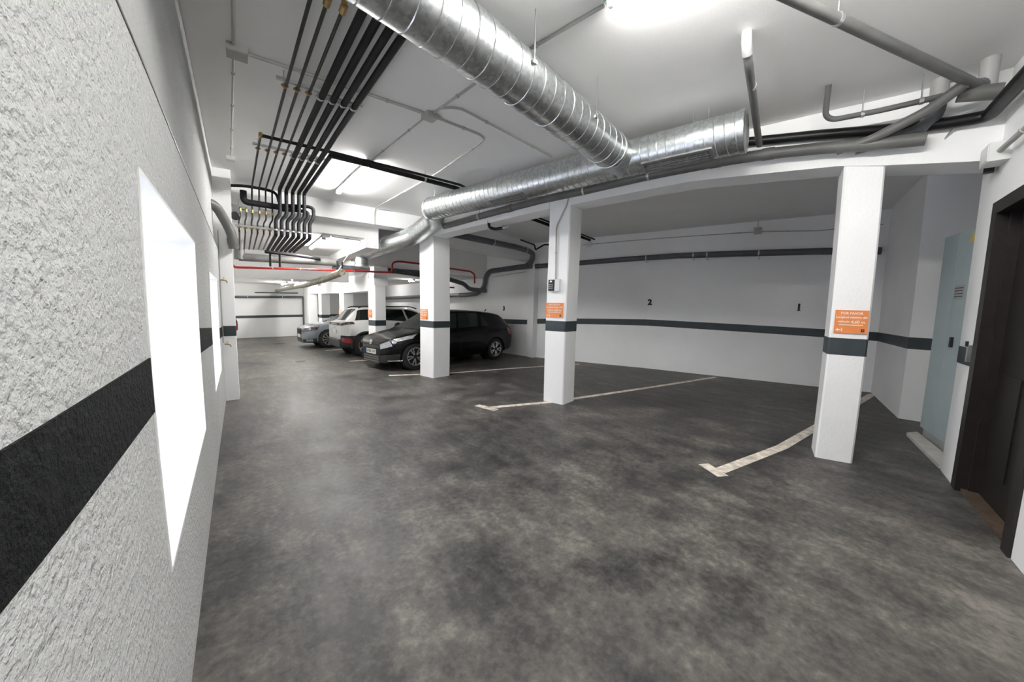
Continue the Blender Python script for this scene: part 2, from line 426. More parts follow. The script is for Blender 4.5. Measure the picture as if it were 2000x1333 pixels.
# ceilings: high over the near aisle and bays, stepped down further in
def ceil(name, poly, z, th=.2, parent=None):
    b = MB(); b.prism(poly, z, z+th); return struct(name, b, 'ceiling', parent)
cl = ceil('ceiling', [(-.9, -2.3), (10, -2.3), (10, 9.8), (2.33, 9.8), (2.33, 7.4), (-.9, 7.4)], HC)
ceil('ceiling_soffit', [(-.9, 7.4), (2.08, 7.4), (2.08, 11.3), (-.9, 11.3)], 2.62, .7, cl)
ceil('ceiling_soffit', [(2.33, 9.6), (8, 9.6), (8, 22), (2.33, 22)], 2.28, 1.1, cl)
ceil('ceiling_soffit', [(-.9, 11.3), (2.33, 11.29), (2.33, 22), (-.9, 22)], 2.12, 1.1, cl)

def beam(name, A, B, zA, zB, th, top, label, side=1):
    A = Vector((*A, 0)); B = Vector((*B, 0)); t = (B-A).normalized(); n = Vector((t.y, -t.x, 0))*th*side
    P = [A+Vector((0, 0, zA)), B+Vector((0, 0, zB)), B+n+Vector((0, 0, zB)), A+n+Vector((0, 0, zA))]
    Q = [Vector((p.x, p.y, top)) for p in P]
    b = MB(); b.hexa(P+Q) if side < 0 else b.hexa(list(reversed(P))+list(reversed(Q)))
    return tag(b.build(name, 'plaster', smooth=False), label, 'beam')
beam('ceiling_beam', (3.86, 2.35), (4.40, -.28), 2.72, 2.58, -.30, HC, 'white beam over the pillars nearest the dark door', -1) if 0 else None
def rowbeam(pts, th, top, label):
    b = MB()
    for (x0, y0, z0), (x1, y1, z1) in zip(pts, pts[1:]):
        A, B = Vector((x0, y0, 0)), Vector((x1, y1, 0)); n = -NW*th
        P = [A+Vector((0, 0, z0)), A+n+Vector((0, 0, z0)), B+n+Vector((0, 0, z1)), B+Vector((0, 0, z1))]
        b.hexa(P+[Vector((p.x, p.y, top)) for p in P])
    return tag(b.build('ceiling_beam', 'plaster', smooth=False), label, 'beam')
rowbeam([(4.40, -.28, 2.50), (4.25, .39, 2.60), (4.18, .68, 2.65), (3.92, 1.90, 2.735), (3.545, 3.70, 2.72)], .30, HC, 'white downstand beam on the two nearest pillars, big grey pipe along it')
rowbeam([(3.535, 3.70, 2.725), (2.97, 6.24, 2.63)], .30, HC, 'white downstand beam between the pillar with the card reader and the pillar by the black car')
beam('ceiling_beam', (-.8, 7.05), (3.25, 7.05), 2.83, 2.85, .35, HC, 'white cross beam behind the end of the pipe bundle', -1)
MBx = MB(); MBx.prism([(2.08, 7.39), (2.33, 7.39), (2.33, 11.2), (2.08, 11.2)], 2.44, HC-.02)
tag(MBx.build('ceiling_beam', 'plaster', smooth=False), 'white boxed beam running away beside the galvanised duct outlet', 'beam')
beam('ceiling_beam', (3.30, 6.60), (6.74, 7.66), 2.60, 2.66, .32, HC, 'white cross beam over the black car, from pillar to back wall', -1)
MBx = MB(); MBx.prism([(-.85, 11.0), (2.6, 11.0), (2.6, 11.3), (-.85, 11.3)], 1.93, 2.63)
tag(MBx.build('ceiling_beam', 'plaster', smooth=False), 'white cross beam below the red pipe far down the aisle', 'beam')

# ---------------------------------------------------------------- pillars
def pillar(a, bb, c, ztop, zs, label, stripe_mat='stripe', group=None):
    a, bb, c = [Vector((*p, 0)) for p in (a, bb, c)]; dd = a+c-bb
    base = (a+bb+c+dd)/4; base.z = FZ(base.y)
    t = thing('pillar', label, 'pillar', base)
    ring = [a, bb, c, dd]
    r = .014
    poly = []
    for i in range(4):
        p, q, s = ring[i-1], ring[i], ring[(i+1) % 4]
        poly += [q+(p-q).normalized()*r, q+(s-q).normalized()*r]
    b = MB(); b.prism([p[:2] for p in poly], base.z-.06, ztop); b.build('shaft', 'plaster', t, smooth=False)
    cen = (a+bb+c+dd)/4
    g = [cen+(p-cen)*1.012 for p in ring]; poly = []
    for i in range(4):
        p, q, s = g[i-1], g[i], g[(i+1) % 4]
        poly += [q+(p-q).normalized()*r, q+(s-q).normalized()*r]
    b = MB(); b.prism([p[:2] for p in poly], zs[0], zs[1]); b.build('painted_stripe', stripe_mat, t, smooth=False)
    return t
P3 = ((4.489, .731), (4.195, .647), (4.273, .383)); P2 = ((3.544, 3.698), (3.617, 3.366), (3.936, 3.436)); P1 = ((2.894, 6.692), (2.970, 6.237), (3.366, 6.302))
pillar(*P3, 2.67, (.975, 1.128), 'white pillar nearest the dark door, orange sign above its stripe')
pillar(*P2, 2.78, (1.0, 1.15), 'white pillar with card reader and orange sign beside the cream floor line')
pillar(*P1, 2.70, (.89, 1.02), 'thick white pillar standing in front of the black hatchback')
P0 = ((2.735, 9.61), (2.81, 9.28), (3.115, 9.35)); Pm1 = ((2.80, 13.20), (2.86, 12.86), (3.20, 12.93)); Pm2 = ((2.66, 16.32), (2.72, 16.0), (3.05, 16.06))
t = pillar(*P0, 1.98, (.755, .90), 'white pillar standing between the black and the white car')
b = MB(); b.prism([(2.80, 9.27), (3.17, 9.34), (3.13, 9.64), (2.77, 9.60)], 1.80, 2.28); b.build('capital', 'plaster', t, smooth=False)
pillar(*Pm1, 2.0, (.70, .84), 'white pillar standing between the white and the grey car')
pillar(*Pm2, 2.0, (.70, .83), 'white pillar standing behind the grey car')
def farbeam(A, B, zA, zB, label):
    A = Vector((*A, 0)); B = Vector((*B, 0)); n = Vector((.3, .05, 0))
    P = [A+Vector((0, 0, zA)), A+n+Vector((0, 0, zA)), B+n+Vector((0, 0, zB)), B+Vector((0, 0, zB))]
    b = MB(); b.hexa(P+[Vector((p.x, p.y, 2.28)) for p in P]); tag(b.build('ceiling_beam', 'plaster', smooth=False), label, 'beam')
farbeam((2.74, 9.62), (2.86, 12.86), 1.66, 1.66, 'white beam above the white car, far row of pillars')
farbeam((2.80, 13.2), (2.72, 16.0), 1.66, 1.69, 'white beam above the grey car, far row of pillars')
farbeam((2.66, 16.32), (2.62, 19.9), 1.69, 1.76, 'white beam from the last pillar to the far wall')
b = MB(); b.prism([(2.60, 18.3), (2.95, 18.35), (2.95, 20.3), (2.60, 20.2)], -.6, 1.8)
tag(b.build('wall_stub', 'plaster', smooth=False), kind='structure')

# ---------------------------------------------------------------- floor markings
def marking(label, polys, group=None):
    t = thing('parking_line', label, 'floor line', (polys[0][0][0], polys[0][0][1], FZ(polys[0][0][1])))
    for i, p in enumerate(polys):
        b = MB(); b.prism(p, lambda q: fz(q)-.004, lambda q: fz(q)+.003); b.build('painted_strip', 'line', t, smooth=False)
def strip(A, B, w):
    A, B = Vector(A), Vector(B); t = (B-A).normalized(); n = Vector((-t.y, t.x))*w/2
    return [tuple(A+n), tuple(A-n), tuple(B-n), tuple(B+n)]
marking('cream parking line ending in an angled tip at the pillar nearest the door', [strip((3.17, 1.11), (4.24, .93), .10), strip((4.24, .93), (8.45, .62), .10), strip((3.08, 1.05), (3.20, 1.26), .10)])
marking('cream parking line running through the pillar with the card reader', [strip((2.64, 3.86), (3.55, 3.58), .09), strip((3.55, 3.58), (7.92, 3.02), .09), strip((2.60, 4.06), (2.68, 3.70), .10)])
marking('cream parking line running under the pillar beside the black car', [strip((2.38, 7.02), (2.95, 6.78), .09), strip((2.95, 6.78), (3.5, 6.55), .09), strip((3.5, 6.55), (6.85, 5.85), .07)])
marking('short cream parking line beside the white car', [strip((2.23, 9.55), (6.0, 9.0), .10)])
marking('short cream parking line in front of the grey car', [strip((2.2, 12.45), (6.0, 12.9), .10)])
for x, y, r, lb in ((1.20, 10.13, .13, 'round rusty drain cover in the aisle floor by the white car'), (1.18, 15.7, .20, 'round drain cover far down the aisle floor')):
    t = thing('drain_cover', lb, 'drain cover', (x, y, FZ(y)))
    MB().lathe((x, y, FZ(y)-.01), (0, 0, 1), [(0, r), (.014, r), (.014, r*.82)], 24).build('rim', 'iron', t)
    MB().lathe((x, y, FZ(y)-.01), (0, 0, 1), [(0, r*.82), (.0125, r*.82)], 24).build('lid', 'grey_plastic', t)

# ---------------------------------------------------------------- ventilation duct
def helix(p0, p1, R0, pitch, off=0.0, n=22):
    p0, p1 = Vector(p0), Vector(p1); ax = (p1-p0); L = ax.length; ax.normalize(); n0 = ax.orthogonal().normalized(); b0 = ax.cross(n0)
    turns = L/pitch; N = int(turns*n)
    return [p0+ax*(L*i/N)+n0*(R0*math.cos(2*math.pi*i/n+off))+b0*(R0*math.sin(2*math.pi*i/n+off)) for i in range(N+1)]
DR = .166; DZ = 2.83
def rowpt(s, off, z):     # s metres along the row from the near pillar's corner, off metres towards the aisle
    p = Vector((4.195, .647, 0))+TW*s+NW*off; p.z = z; return p
duct = thing('spiral_duct', 'galvanised spiral air duct hung below the ceiling with side branch and end cap', 'duct', (3.4, 1.3, 2.7))
dA = rowpt(.70, .73, DZ); dB = rowpt(4.85, .72, DZ)
MB().tube([dA, dB], DR, 40).build('trunk', 'galv', duct)
MB().tube(helix(dA, dB, DR, .078, 0, 32), .005, 5).build('spiral_seam', 'zinc', duct)
ax = (dA-dB).normalized()
MB().lathe(dA, ax, [(-.03, DR+.006), (.012, DR+.006), (.018, DR-.01), (.010, DR-.02), (.010, .02)], 40).build('end_cap', 'galv', duct)
jA = rowpt(1.76, .73, DZ); 
dirM = (Vector((.72, 1.745, DZ))-jA); dirM.z = 0; dirM.normalize()
mB = jA+dirM*3.6
MB().tube([jA, mB], DR, 40).build('branch', 'galv', duct)
MB().tube(helix(jA+dirM*.15, mB, DR, .118, 1.0), .0045, 5).build('spiral_seam', 'zinc', duct)
MB().tube(helix(jA+dirM*.30, jA+dirM*.31, DR+.003, .01), .007, 5).build('collar', 'galv', duct)
# elbow and lower run to the outlet
e1 = dB; e2 = Vector((2.66, 6.30, 2.62)); e3 = Vector((2.56, 7.55, 2.56)); e4 = Vector((2.52, 9.3, 2.54))
MB().tube([e1, Vector((2.86, 5.90, 2.86)), e2+Vector((.02, .12, 0)), e3], DR, 32, bend=.16, bn=3).build('elbow', 'galv', duct, ang=20)
MB().tube([e3, e4], DR, 32).build('lower_run', 'galv', duct)
MB().tube(helix(e3, e4, DR, .118), .004, 5).build('spiral_seam', 'zinc', duct)
for p, q in ((dB, (dB-dA).normalized()), (e3, (e4-e3).normalized())):
    MB().tube([p-q*.015, p+q*.015], DR+.007, 32).build('joint_band', 'galv', duct)
o4 = Vector((2.42, 8.95, 2.52))
MB().lathe((2.40, 8.9, 2.50), (0, 0, -1), [(0, .13), (.12, .13), (.13, .15), (.24, .15), (.25, .16), (.30, .16)], 28).build('outlet', 'galv', duct)
# grilles set into the lower aisle face of the trunk
def grille(s0, s1, ang=-66):
    c = (rowpt(s0, .73, DZ)+rowpt(s1, .73, DZ))/2; L = s1-s0
    nrm = (NW*math.cos(R(ang))+Vector((0, 0, 1))*math.sin(R(ang))); vv = TW.cross(nrm).normalized()
    c = c+nrm*(DR+.004); m = Matrix((TW, vv, nrm)).transposed()
    g = MB()
    for sv in (-1, 1): g.box(c+vv*(.058*sv), (L, .020, .018), mat=m)
    for st in (-1, 1): g.box(c+TW*((L/2-.007)*st), (.020, .116, .018), mat=m)
    fr = g.build('grille_frame', 'zinc', duct, smooth=False)
    MB().box(c-nrm*.006, (L-.02, .10, .006), mat=m).build('grille_back', 'pvc_mid', fr, smooth=False)
    for k in (-1, 0, 1): MB().box(c+vv*(.028*k), (L-.02, .008, .012), mat=m).build('louvre', 'galv', fr, smooth=False)
grille(.92, 1.52); grille(2.95, 3.5); 
# hangers
for s in (1.0, 1.13, 3.5, 3.62, 4.9):
    p = rowpt(s, .63, HC)
    h = MB(); h.tube([p, p-Vector((0, 0, .16))], .004, 6); h.box(p-Vector((0, 0, .10)), (.06, .02, .012), rz=.8); h.build('hanger_rod', 'zinc', duct)
for k in (.9, 1.7):
    p = jA+dirM*k
    for sgn in (-1, 1):
        q = p+Vector((-dirM.y, dirM.x, 0))*(DR+.01)*sgn
        h = MB(); h.tube([Vector((q.x, q.y, HC)), Vector((q.x, q.y, DZ))], .004, 6); h.box(q, (.03, .02, .02))
        h.build('hanger_rod', 'zinc', duct)
p = jA+dirM*.95-Vector((-dirM.y, dirM.x, 0))*0

# ---------------------------------------------------------------- pipes
def clampring(mb, p, t, r, w=.012):
    t = Vector(t).normalized(); mb.tube([Vector(p)-t*w, Vector(p)+t*w], r+.004, 12)
def pipe(name, label, pts, r, mat, cat='pipe', bend=.08, seg=12, clamps=(), group=None, joints=(), hang=None):
    t = thing(name, label, cat, pts[0], group)
    MB().tube(pts, r, seg, bend).build('run', mat, t)
    for p, q in clamps:
        c = MB(); clampring(c, p, q, r)
        if hang: c.tube([Vector(p), Vector((p[0], p[1], hang))], .005, 6)
        c.build('clamp', 'zinc', t)
    for p, q, ln in joints:
        q = Vector(q).normalized(); MB().tube([Vector(p)-q*ln/2, Vector(p)+q*ln/2], r*1.14, seg).build('joint', mat, t)
    return t
ZP = 3.035; YR1, YR2, YR3 = 3.38, 4.92, 6.48
ordn = ['first', 'second', 'third', 'fourth', 'fifth', 'sixth', 'seventh']
def bx(x, y): return x+(YR2-y)*.018
thinx = [.21, .30, .385, .47]; thickx = [.56, .648, .735, .82, .895]
lowthin = [.03, .105, .185, .26, .34, .42]; lowthick = [.49, .568, .645, .725, .80, .88, .955]
DN = Vector((0, 0, -1))
for i in range(6):                                     # thin pipes, left to right
    lx = lowthin[i]; t_r = .0115
    yb = 6.62
    if i >= 2:
        x = thinx[i-2]
        y0 = 4.52 if i == 2 else (.9 if i == 3 else 2.30)
        pts = [(bx(x, y0), y0, ZP), (x-.01, yb, ZP)]
    else:
        x = lx+.02; pts = [(x, yb, 2.72)]
    pts += [(x-.01 if i >= 2 else x, yb, 2.58), (lx, yb, 2.52), (lx, yb, 2.36), (lx+.005, 9.0-.08*i, 2.37)]
    t = pipe('thin_pipe', '%s thin black pipe from the left wall in the ceiling bundle' % ordn[i], pts, t_r, 'black_pipe', bend=.04, seg=8)
    c = MB()
    cl_ = [((lx, yb, 2.42), DN)]
    if i >= 2: cl_.append(((bx(x, YR2), YR2, ZP), (0, 1, 0)))
    if i >= 3: cl_.append(((bx(x, YR1), YR1, ZP), (0, 1, 0)))
    for p, q in cl_:
        c = MB(); clampring(c, p, q, t_r+.003, .01); c.box((p[0]-.02, p[1], p[2]+.0), (.012, .012, .012)); c.box((p[0]+.02, p[1], p[2]+.0), (.012, .012, .012)); c.build('clamp', 'brass', t)
    MB().tube([(x-.01 if i >= 2 else x, yb, 2.70), (x-.01 if i >= 2 else x, yb, 2.655)], .0145, 8).build('coupling', 'brass', t)
    if i in (4, 5):
        p = Vector((bx(x, 2.30), 2.30, ZP)); f = MB(); f.tube([p+Vector((0, .03, 0)), p-Vector((0, .03, 0))], .021, 8); f.tube([p-Vector((0, .02, 0)), p+Vector((0, -.02, .09))], .016, 8); f.build('elbow_fitting', 'brass', t)
    if i == 2:
        MB().lathe((bx(x, 4.52), 4.50, ZP), (0, 1, 0), [(-.02, .02), (.05, .02)], 10).build('elbow_fitting', 'brass', t)
for i in range(7):                                     # insulated pipes
    lx = lowthick[i]; r = .0265; yb = YR3
    if i < 5:
        x = thickx[i]; y0 = .9 if i < 4 else 4.80
        pts = [(bx(x, y0), y0, ZP), (x-.01, yb, ZP), (x-.01, yb, 2.66)]
        if i == 4: pts = [(x+.02, 4.62, ZP)] + pts[1:]
    elif i == 5: pts = [(.55, 6.62, 2.76), (.90, yb+.03, 2.77), (.935, yb, 2.74), (.935, yb, 2.66)]
    else: pts = [(.55, 6.62, 2.83), (.96, yb+.03, 2.85), (1.015, yb, 2.82), (1.015, yb, 2.68)]
    ex = pts[-1][0]
    pts += [(lx, yb, 2.58), (lx, yb, 2.345), (lx+.01, 8.62, 2.37)]
    t = pipe('insulated_pipe', '%s thick insulated black pipe from the left in the ceiling bundle' % ordn[i], pts, r, 'insul', bend=.05, seg=10)
    cl_ = [((lx, yb, 2.42), DN)]
    if i < 4: cl_ += [((bx(x, YR2), YR2, ZP), (0, 1, 0)), ((bx(x, YR1), YR1, ZP), (0, 1, 0))]
    for p, q in cl_:
        c = MB(); clampring(c, p, q, r+.001, .01); c.box((p[0]-.035, p[1], p[2]), (.014, .014, .014)); c.box((p[0]+.035, p[1], p[2]), (.014, .014, .014)); c.build('clamp', 'zinc', t)
for nm, x0, x1, y, z in (('nearer', .27, .93, YR1, ZP+.045), ('middle', .16, .95, YR2, ZP+.045), ('lower', -.02, 1.02, YR3+.10, 2.44)):
    rl = thing('mounting_rail', {'nearer': 'steel mounting rail nearest the duct across the pipe bundle', 'middle': 'steel mounting rail in the middle of the pipe bundle', 'lower': 'steel mounting rail on the hanging drop of the pipe bundle'}[nm], 'rail', (x0, y, z))
    MB().box(((x0+x1)/2, y, z), (x1-x0, .03, .022)).build('channel', 'zinc', rl, smooth=False)
    for xx in (x0+.05, x1-.05):
        MB().tube([(xx, y, z), (xx, y, HC if nm != 'lower' else 2.64)], .005, 6).build('threaded_rod', 'zinc', rl) if nm != 'lower' else MB().tube([(xx, y, z), (xx, 7.06, z+.5)], .005, 6).build('threaded_rod', 'zinc', rl)
pipe('header_pipe', 'thick black insulated header crossing behind the drop of the pipe bundle', [(.09, 6.60, 2.96), (.09, 6.60, 2.80), (.60, 6.64, 2.80), (.80, 6.64, 2.81)], .045, 'insul', bend=.07)
pipe('collector_pipe', 'black insulated pipe collecting the far ends of the pipe bundle', [(.46, 8.66, 2.33), (1.02, 8.9, 2.34), (1.58, 9.4, 2.35)], .035, 'insul', bend=.05)
pipe('flexible_hose', 'black flexible hose looping from the left wall to the pipe bundle', [(-.26, 6.66, 2.86), (-.22, 6.66, 2.95), (-.10, 6.68, 3.02), (.12, 6.70, 3.06), (.40, 6.68, 3.05), (.52, 6.60, 3.0), (.545, 6.55, 2.86)], .022, 'black_pipe', 'hose', bend=.1)
for k in range(3):
    pipe('cable', ['upper', 'middle', 'lower'][k]+' cream cable hanging between the hose and the thin pipes', [(-.17+.02*k, 6.70, 2.99), (-.13+.01*k, 6.72, 2.85-.03*k), (-.02, 6.72, 2.73-.02*k), (.06+.05*k, 6.66, 2.70)], .006, 'pvc_light', 'cable', bend=.1, seg=6)
sp = thing('wall_speaker', 'small black horn sounder beside the thin pipes', 'sounder', (-.02, 6.7, 2.58)); MB().lathe((-.01, 6.62, 2.58), (-.1, -1, -.15), [(-.05, .045), (0, .05), (.05, .062), (.06, .05)], 16).build('horn', 'black_plastic', sp); MB().box((-.02, 6.70, 2.60), (.05, .08, .05)).build('bracket', 'black_plastic', sp, smooth=False)
pipe('bent_pipe', 'mid grey pipe bending out of the left wall above the pilaster', [(-.34, 5.95, 2.60), (-.22, 6.08, 2.58), (-.13, 6.22, 2.42), (-.06, 6.26, 2.26), (-.04, 6.28, 2.06)], .06, 'pvc_mid', bend=.12, seg=16, joints=(((-.05, 6.27, 2.16), (.1, .1, -1), .09),))
# the two pipes that leave the bundle and cross to the back wall
cA, cB = Vector((.21, 4.52, ZP)), Vector((7.0, 5.68, 3.03))
pipe('cross_pipe', 'slim black pipe crossing the ceiling from the bundle to the back wall', [cA, (2.58, 4.52, ZP), (3.05, 4.85, 3.09), cB], .018, 'black_pipe', bend=.05, seg=8)
pipe('cross_pipe', 'insulated black pipe crossing the ceiling beside the slim black one', [(.915, 4.62, ZP), (2.60, 4.68, ZP), (3.05, 4.99, 3.08), (6.95, 5.78, 3.02)], .03, 'insul', bend=.05, seg=10, clamps=(((2.1, 4.655, ZP), (1, .03, 0)), ((5.6, 5.51, 3.04), (1, .2, 0))), hang=HC)
# long waste pipe on the row beam
gp = [(4.22, .17, 2.725), (4.16, .48, 2.755), (4.08, .81, 2.80), (4.00, 1.19, 2.835), (3.90, 1.63, 2.85), (3.76, 2.30, 2.85), (3.59, 3.10, 2.83), (3.43, 3.72, 2.82), (3.31, 4.29, 2.80), (3.17, 4.91, 2.77), (2.98, 5.75, 2.72)]
gpo = [tuple(Vector(p)+NW*.03) for p in gp]
t = pipe('waste_pipe', 'long dark grey waste pipe along the face of the pillar beam', gpo, .050, 'pvc_mid', bend=0, seg=20)
for k in (3, 4, 8):
    p, q = Vector(gpo[k]), Vector(gpo[k+1]); MB().tube([p-(q-p).normalized()*.05, p+(q-p).normalized()*.05], .056, 20).build('joint', 'pvc_mid', t)
for k in (5, 6, 9):
    p, q = Vector(gpo[k]), Vector(gpo[k+1]); c = MB(); clampring(c, p, q-p, .051); c.tube([p, p-NW*.14], .006, 6); c.tube([p+Vector((0, 0, .05)), Vector((p.x, p.y, HC))], .005, 6); c.build('clamp', 'zinc', t)
pY = Vector(gpo[1])
MB().tube([pY+TW*.22+Vector((0, 0, .0)), pY+Vector((-.03, 0, .03)), (4.02, .16, 2.87), (3.93, .0, 2.95)], .036, 16, .06).build('branch', 'pvc_mid', t)
MB().tube([pY+Vector((.02, .1, 0)), (4.22, .26, 2.80), (4.24, .12, 2.88), (4.20, .12, 3.05)], .047, 16, .10).build('bend', 'pvc', t)
MB().tube([(4.20, .12, 3.02), (4.20, .12, HC)], .05, 16).build('riser', 'pvc_light', t)
pipe('drop_pipe', 'grey pipe leaving a pale elbow in the ceiling', [(2.62, .94, HC), (2.60, .93, 3.05), (2.72, .955, 2.99), (3.86, 1.23, 2.90)], .027, 'pvc_mid', bend=.05, seg=14, clamps=(((2.97, 1.012, 2.975), (1, .25, -.05)),), hang=HC)
MBe = MB(); MBe.tube([(2.62, .94, HC), (2.60, .93, 3.05), (2.65, .941, 3.018)], .031, 14, .04)
tag(MBe.build('pipe_elbow', 'pvc_light'), 'pale plastic elbow where a pipe enters the ceiling', 'pipe elbow')
pipe('ceiling_pipe', 'straight grey pipe slanting under the ceiling towards the door corner', [(1.95, .75, 2.99), (4.26, -.13, 2.97)], .030, 'pvc_mid', bend=0, seg=14, clamps=(((2.65, .483, 2.985), (1, -.38, 0)),), hang=HC)
pipe('ceiling_pipe', 'slim grey pipe with a white hooked end under the ceiling', [(3.68, .70, HC), (3.84, .74, 2.98), (3.90, .70, 2.955), (3.98, .42, 2.955), (4.06, -.03, 2.955)], .021, 'pvc_mid', bend=.05, seg=12, clamps=(((3.955, .52, 2.955), (.1, -.3, 0)), ((4.02, .20, 2.955), (.1, -.5, 0))), hang=HC)
wc = thing('pipe_junction', 'cluster of grey pipe fittings in the corner above the door', 'pipe junction', (4.1, -.05, 2.9))
MB().tube([(4.26, -.13, 2.97), (4.08, -.06, 2.97)], .05, 14).build('tee', 'pvc', wc); MB().tube([(4.06, .02, 2.94), (4.10, -.16, 2.90)], .05, 14).build('socket', 'pvc_mid', wc); MB().tube([(4.12, -.10, 2.92), (4.12, -.10, HC)], .045, 14).build('riser', 'pvc_light', wc)
dk = [tuple(Vector((4.195, .647, 0))+TW*.75+NW*.045+Vector((0, 0, 2.995))), (4.11, .82, 2.94), (4.21, .34, 2.865), (4.27, .06, 2.83), (4.30, -.13, 2.82), (4.12, -.175, 2.84), (3.6, -.27, 2.84), (1.2, -.69, 2.84)]
dk[0] = (3.96, 1.52, 3.03)
t = pipe('drain_pipe', 'black drain pipe turning from the beam along the wall over the door', dk, .044, 'black_pipe', bend=.06, seg=14)
br = MB(); br.tube([(4.30, .02, 2.80), (4.36, .12, 2.66)], .008, 6); br.box((4.335, .16, 2.64), (.02, .05, .12), rz=-.2); br.build('bracket', 'zinc', t)
vt = thing('stop_valve', 'black bent pipe stub with small valve hanging under the pillar beam', 'valve', (3.3, 4.72, 2.7))
MB().tube([(3.30, 4.86, 2.72), (3.30, 4.86, 2.62), (3.36, 4.78, 2.585), (3.44, 4.66, 2.60)], .024, 10, .05).build('stub', 'black_pipe', vt)
MB().lathe((3.44, 4.66, 2.60), (.55, -.8, .1), [(0, .03), (.05, .03), (.06, .02), (.10, .02)], 12).build('valve_body', 'zinc', vt)
MB().box((3.46, 4.63, 2.64), (.09, .02, .012), rz=-.9).build('lever', 'zinc', vt, smooth=False)
# back wall pipes
t = pipe('wall_pipe', 'long dark grey pipe clamped along the back wall above the numbers', [(8.50, .72, 2.44), (8.30, 1.54, 2.48), (7.72, 3.95, 2.54), (7.59, 4.55, 2.54), (7.41, 5.03, 2.53), (6.94, 6.5, 2.50), (6.63, 7.40, 2.49)], .062, 'pvc', bend=.03, seg=18)
for p, q in (((7.57, 4.60, 2.54), (-.3, .9, 0)), ((7.80, 3.62, 2.535), (-.24, .97, 0)), ((8.08, 2.46, 2.505), (-.24, .97, 0)), ((7.86, 3.36, 2.53), (-.24, .97, 0))):
    c = MB(); clampring(c, p, q, .062); c.box((p[0]+.05, p[1]+.01, p[2]-.09), (.14, .015, .015), rz=.23); c.tube([(p[0], p[1], p[2]-.05), (p[0], p[1], p[2]-.13)], .006, 6); c.build('clamp', 'zinc', t)
t = pipe('wall_pipe', 'dark pipe with bent wrapped branches behind the black car', [(6.56, 7.52, 2.50), (6.52, 8.05, 2.50), (6.38, 9.30, 2.46), (6.36, 9.52, 2.30), (6.35, 9.56, 1.98), (6.32, 9.95, 1.76), (6.28, 10.6, 1.72), (6.05, 19.8, 1.60)], .075, 'pvc', bend=.15, seg=18)
MB().tube([(6.36, 9.50, 1.85), (6.1, 10.1, 1.90), (5.9, 10.1, 2.06), (5.2, 9.9, 2.16), (3.4, 9.45, 2.22)], .07, 16, .12).build('branch', 'pvc', t)
MB().tube([(6.54, 7.75, 2.50), (6.56, 7.50, 2.62), (6.50, 7.36, 2.80), (6.2, 7.22, 2.84), (5.4, 6.82, 2.80), (3.42, 6.30, 2.74)], .066, 16, .10).build('upper_branch', 'pvc', t)
for p, q in (((4.6, 6.60, 2.775), (1, .25, 0)), ((6.0, 7.1, 2.83), (1, .45, 0)), ((6.45, 8.7, 2.48), (-.1, 1, 0)), ((6.25, 11.0, 1.715), (-.05, 1, 0))):
    c = MB(); clampring(c, p, q, .072); c.build('clamp', 'zinc', t)
pipe('slim_pipe', 'slim black pipe stepping along the top of the back wall', [(5.7, 6.95, 3.02), (6.35, 7.15, 3.0), (6.40, 7.18, 2.88), (6.5, 6.95, 3.0), (6.88, 6.3, 2.98)], .02, 'black_pipe', bend=.05, seg=8)
# red fire main and the big transverse pipe further in
t = pipe('fire_main', 'red fire main crossing the aisle below the grey pipe', [(-.10, 9.2, 2.50), (-.10, 9.2, 2.02), (.9, 9.2, 2.06), (3.24, 9.2, 2.15), (3.24, 9.2, 2.40), (3.40, 9.2, 2.455), (4.0, 9.25, 2.45), (5.75, 9.42, 2.40), (5.9, 9.45, 2.33), (5.9, 9.45, 2.05)], .024, 'red', bend=.09, seg=10, clamps=(((.62, 9.2, 2.048), (1, 0, .03)), ((1.15, 9.2, 2.07), (1, 0, .03)), ((2.3, 9.2, 2.115), (1, 0, .03)), ((4.9, 9.33, 2.425), (1, 0, 0))))
pipe('fire_pipe', 'short red pipe stub by the bent pipes over the black car', [(4.95, 10.4, 2.04), (4.98, 10.4, 1.92), (5.75, 10.5, 1.94)], .024, 'red', bend=.05, seg=10)
t = pipe('crossing_pipe', 'thick grey pipe crossing the aisle above the red fire main', [(.02, 9.5, 2.27), (.9, 9.5, 2.285), (2.0, 9.52, 2.31)], .085, 'pvc_mid', bend=0, seg=18, clamps=(((.62, 9.5, 2.28), (1, 0, 0)),), hang=2.62)
MB().tube([(.03, 9.5, 2.22), (.03, 9.5, 2.62)], .10, 16).build('riser', 'pvc_mid', t)
pipe('crossing_pipe', 'dark grey pipe crossing behind the duct outlet to the bays', [(1.9, 9.62, 2.20), (4.9, 9.55, 2.25)], .07, 'pvc', bend=0, seg=16)
for k, x in enumerate((.55, .72)):
    pipe('drop_pipe', ['left', 'right'][k]+' short black pipe dropping from the bundle behind the red main', [(x, 8.75, 2.36), (x, 8.8, 2.05)], .02, 'black_pipe', seg=8)
t = pipe('wrapped_pipe', 'foil wrapped pipe running down the aisle under the low ceiling', [(1.76, 8.0, 1.97), (1.68, 9.5, 1.88), (1.55, 11.3, 1.82), (1.48, 15.5, 1.83), (1.42, 19.2, 1.83)], .075, 'foil', bend=.1, seg=16)
for k in range(2): MB().tube([(1.80+.1*k, 8.6, 2.26), (1.80+.1*k, 8.6, 1.98), (1.70, 8.75, 1.93)], .022, 10, .06).build('feed', 'black_pipe', t)
pipe('wall_pipe', 'dark grey pipe along the far wall dropping to the floor', [on_far(.6, 1.50, .08), on_far(3.50, 1.57, .08), on_far(3.54, 1.5, .08), on_far(3.54, -.36, .08)], .055, 'pvc', bend=.1, seg=14, clamps=((on_far(1.2, 1.515, .08), d), (on_far(2.6, 1.55, .08), d)))
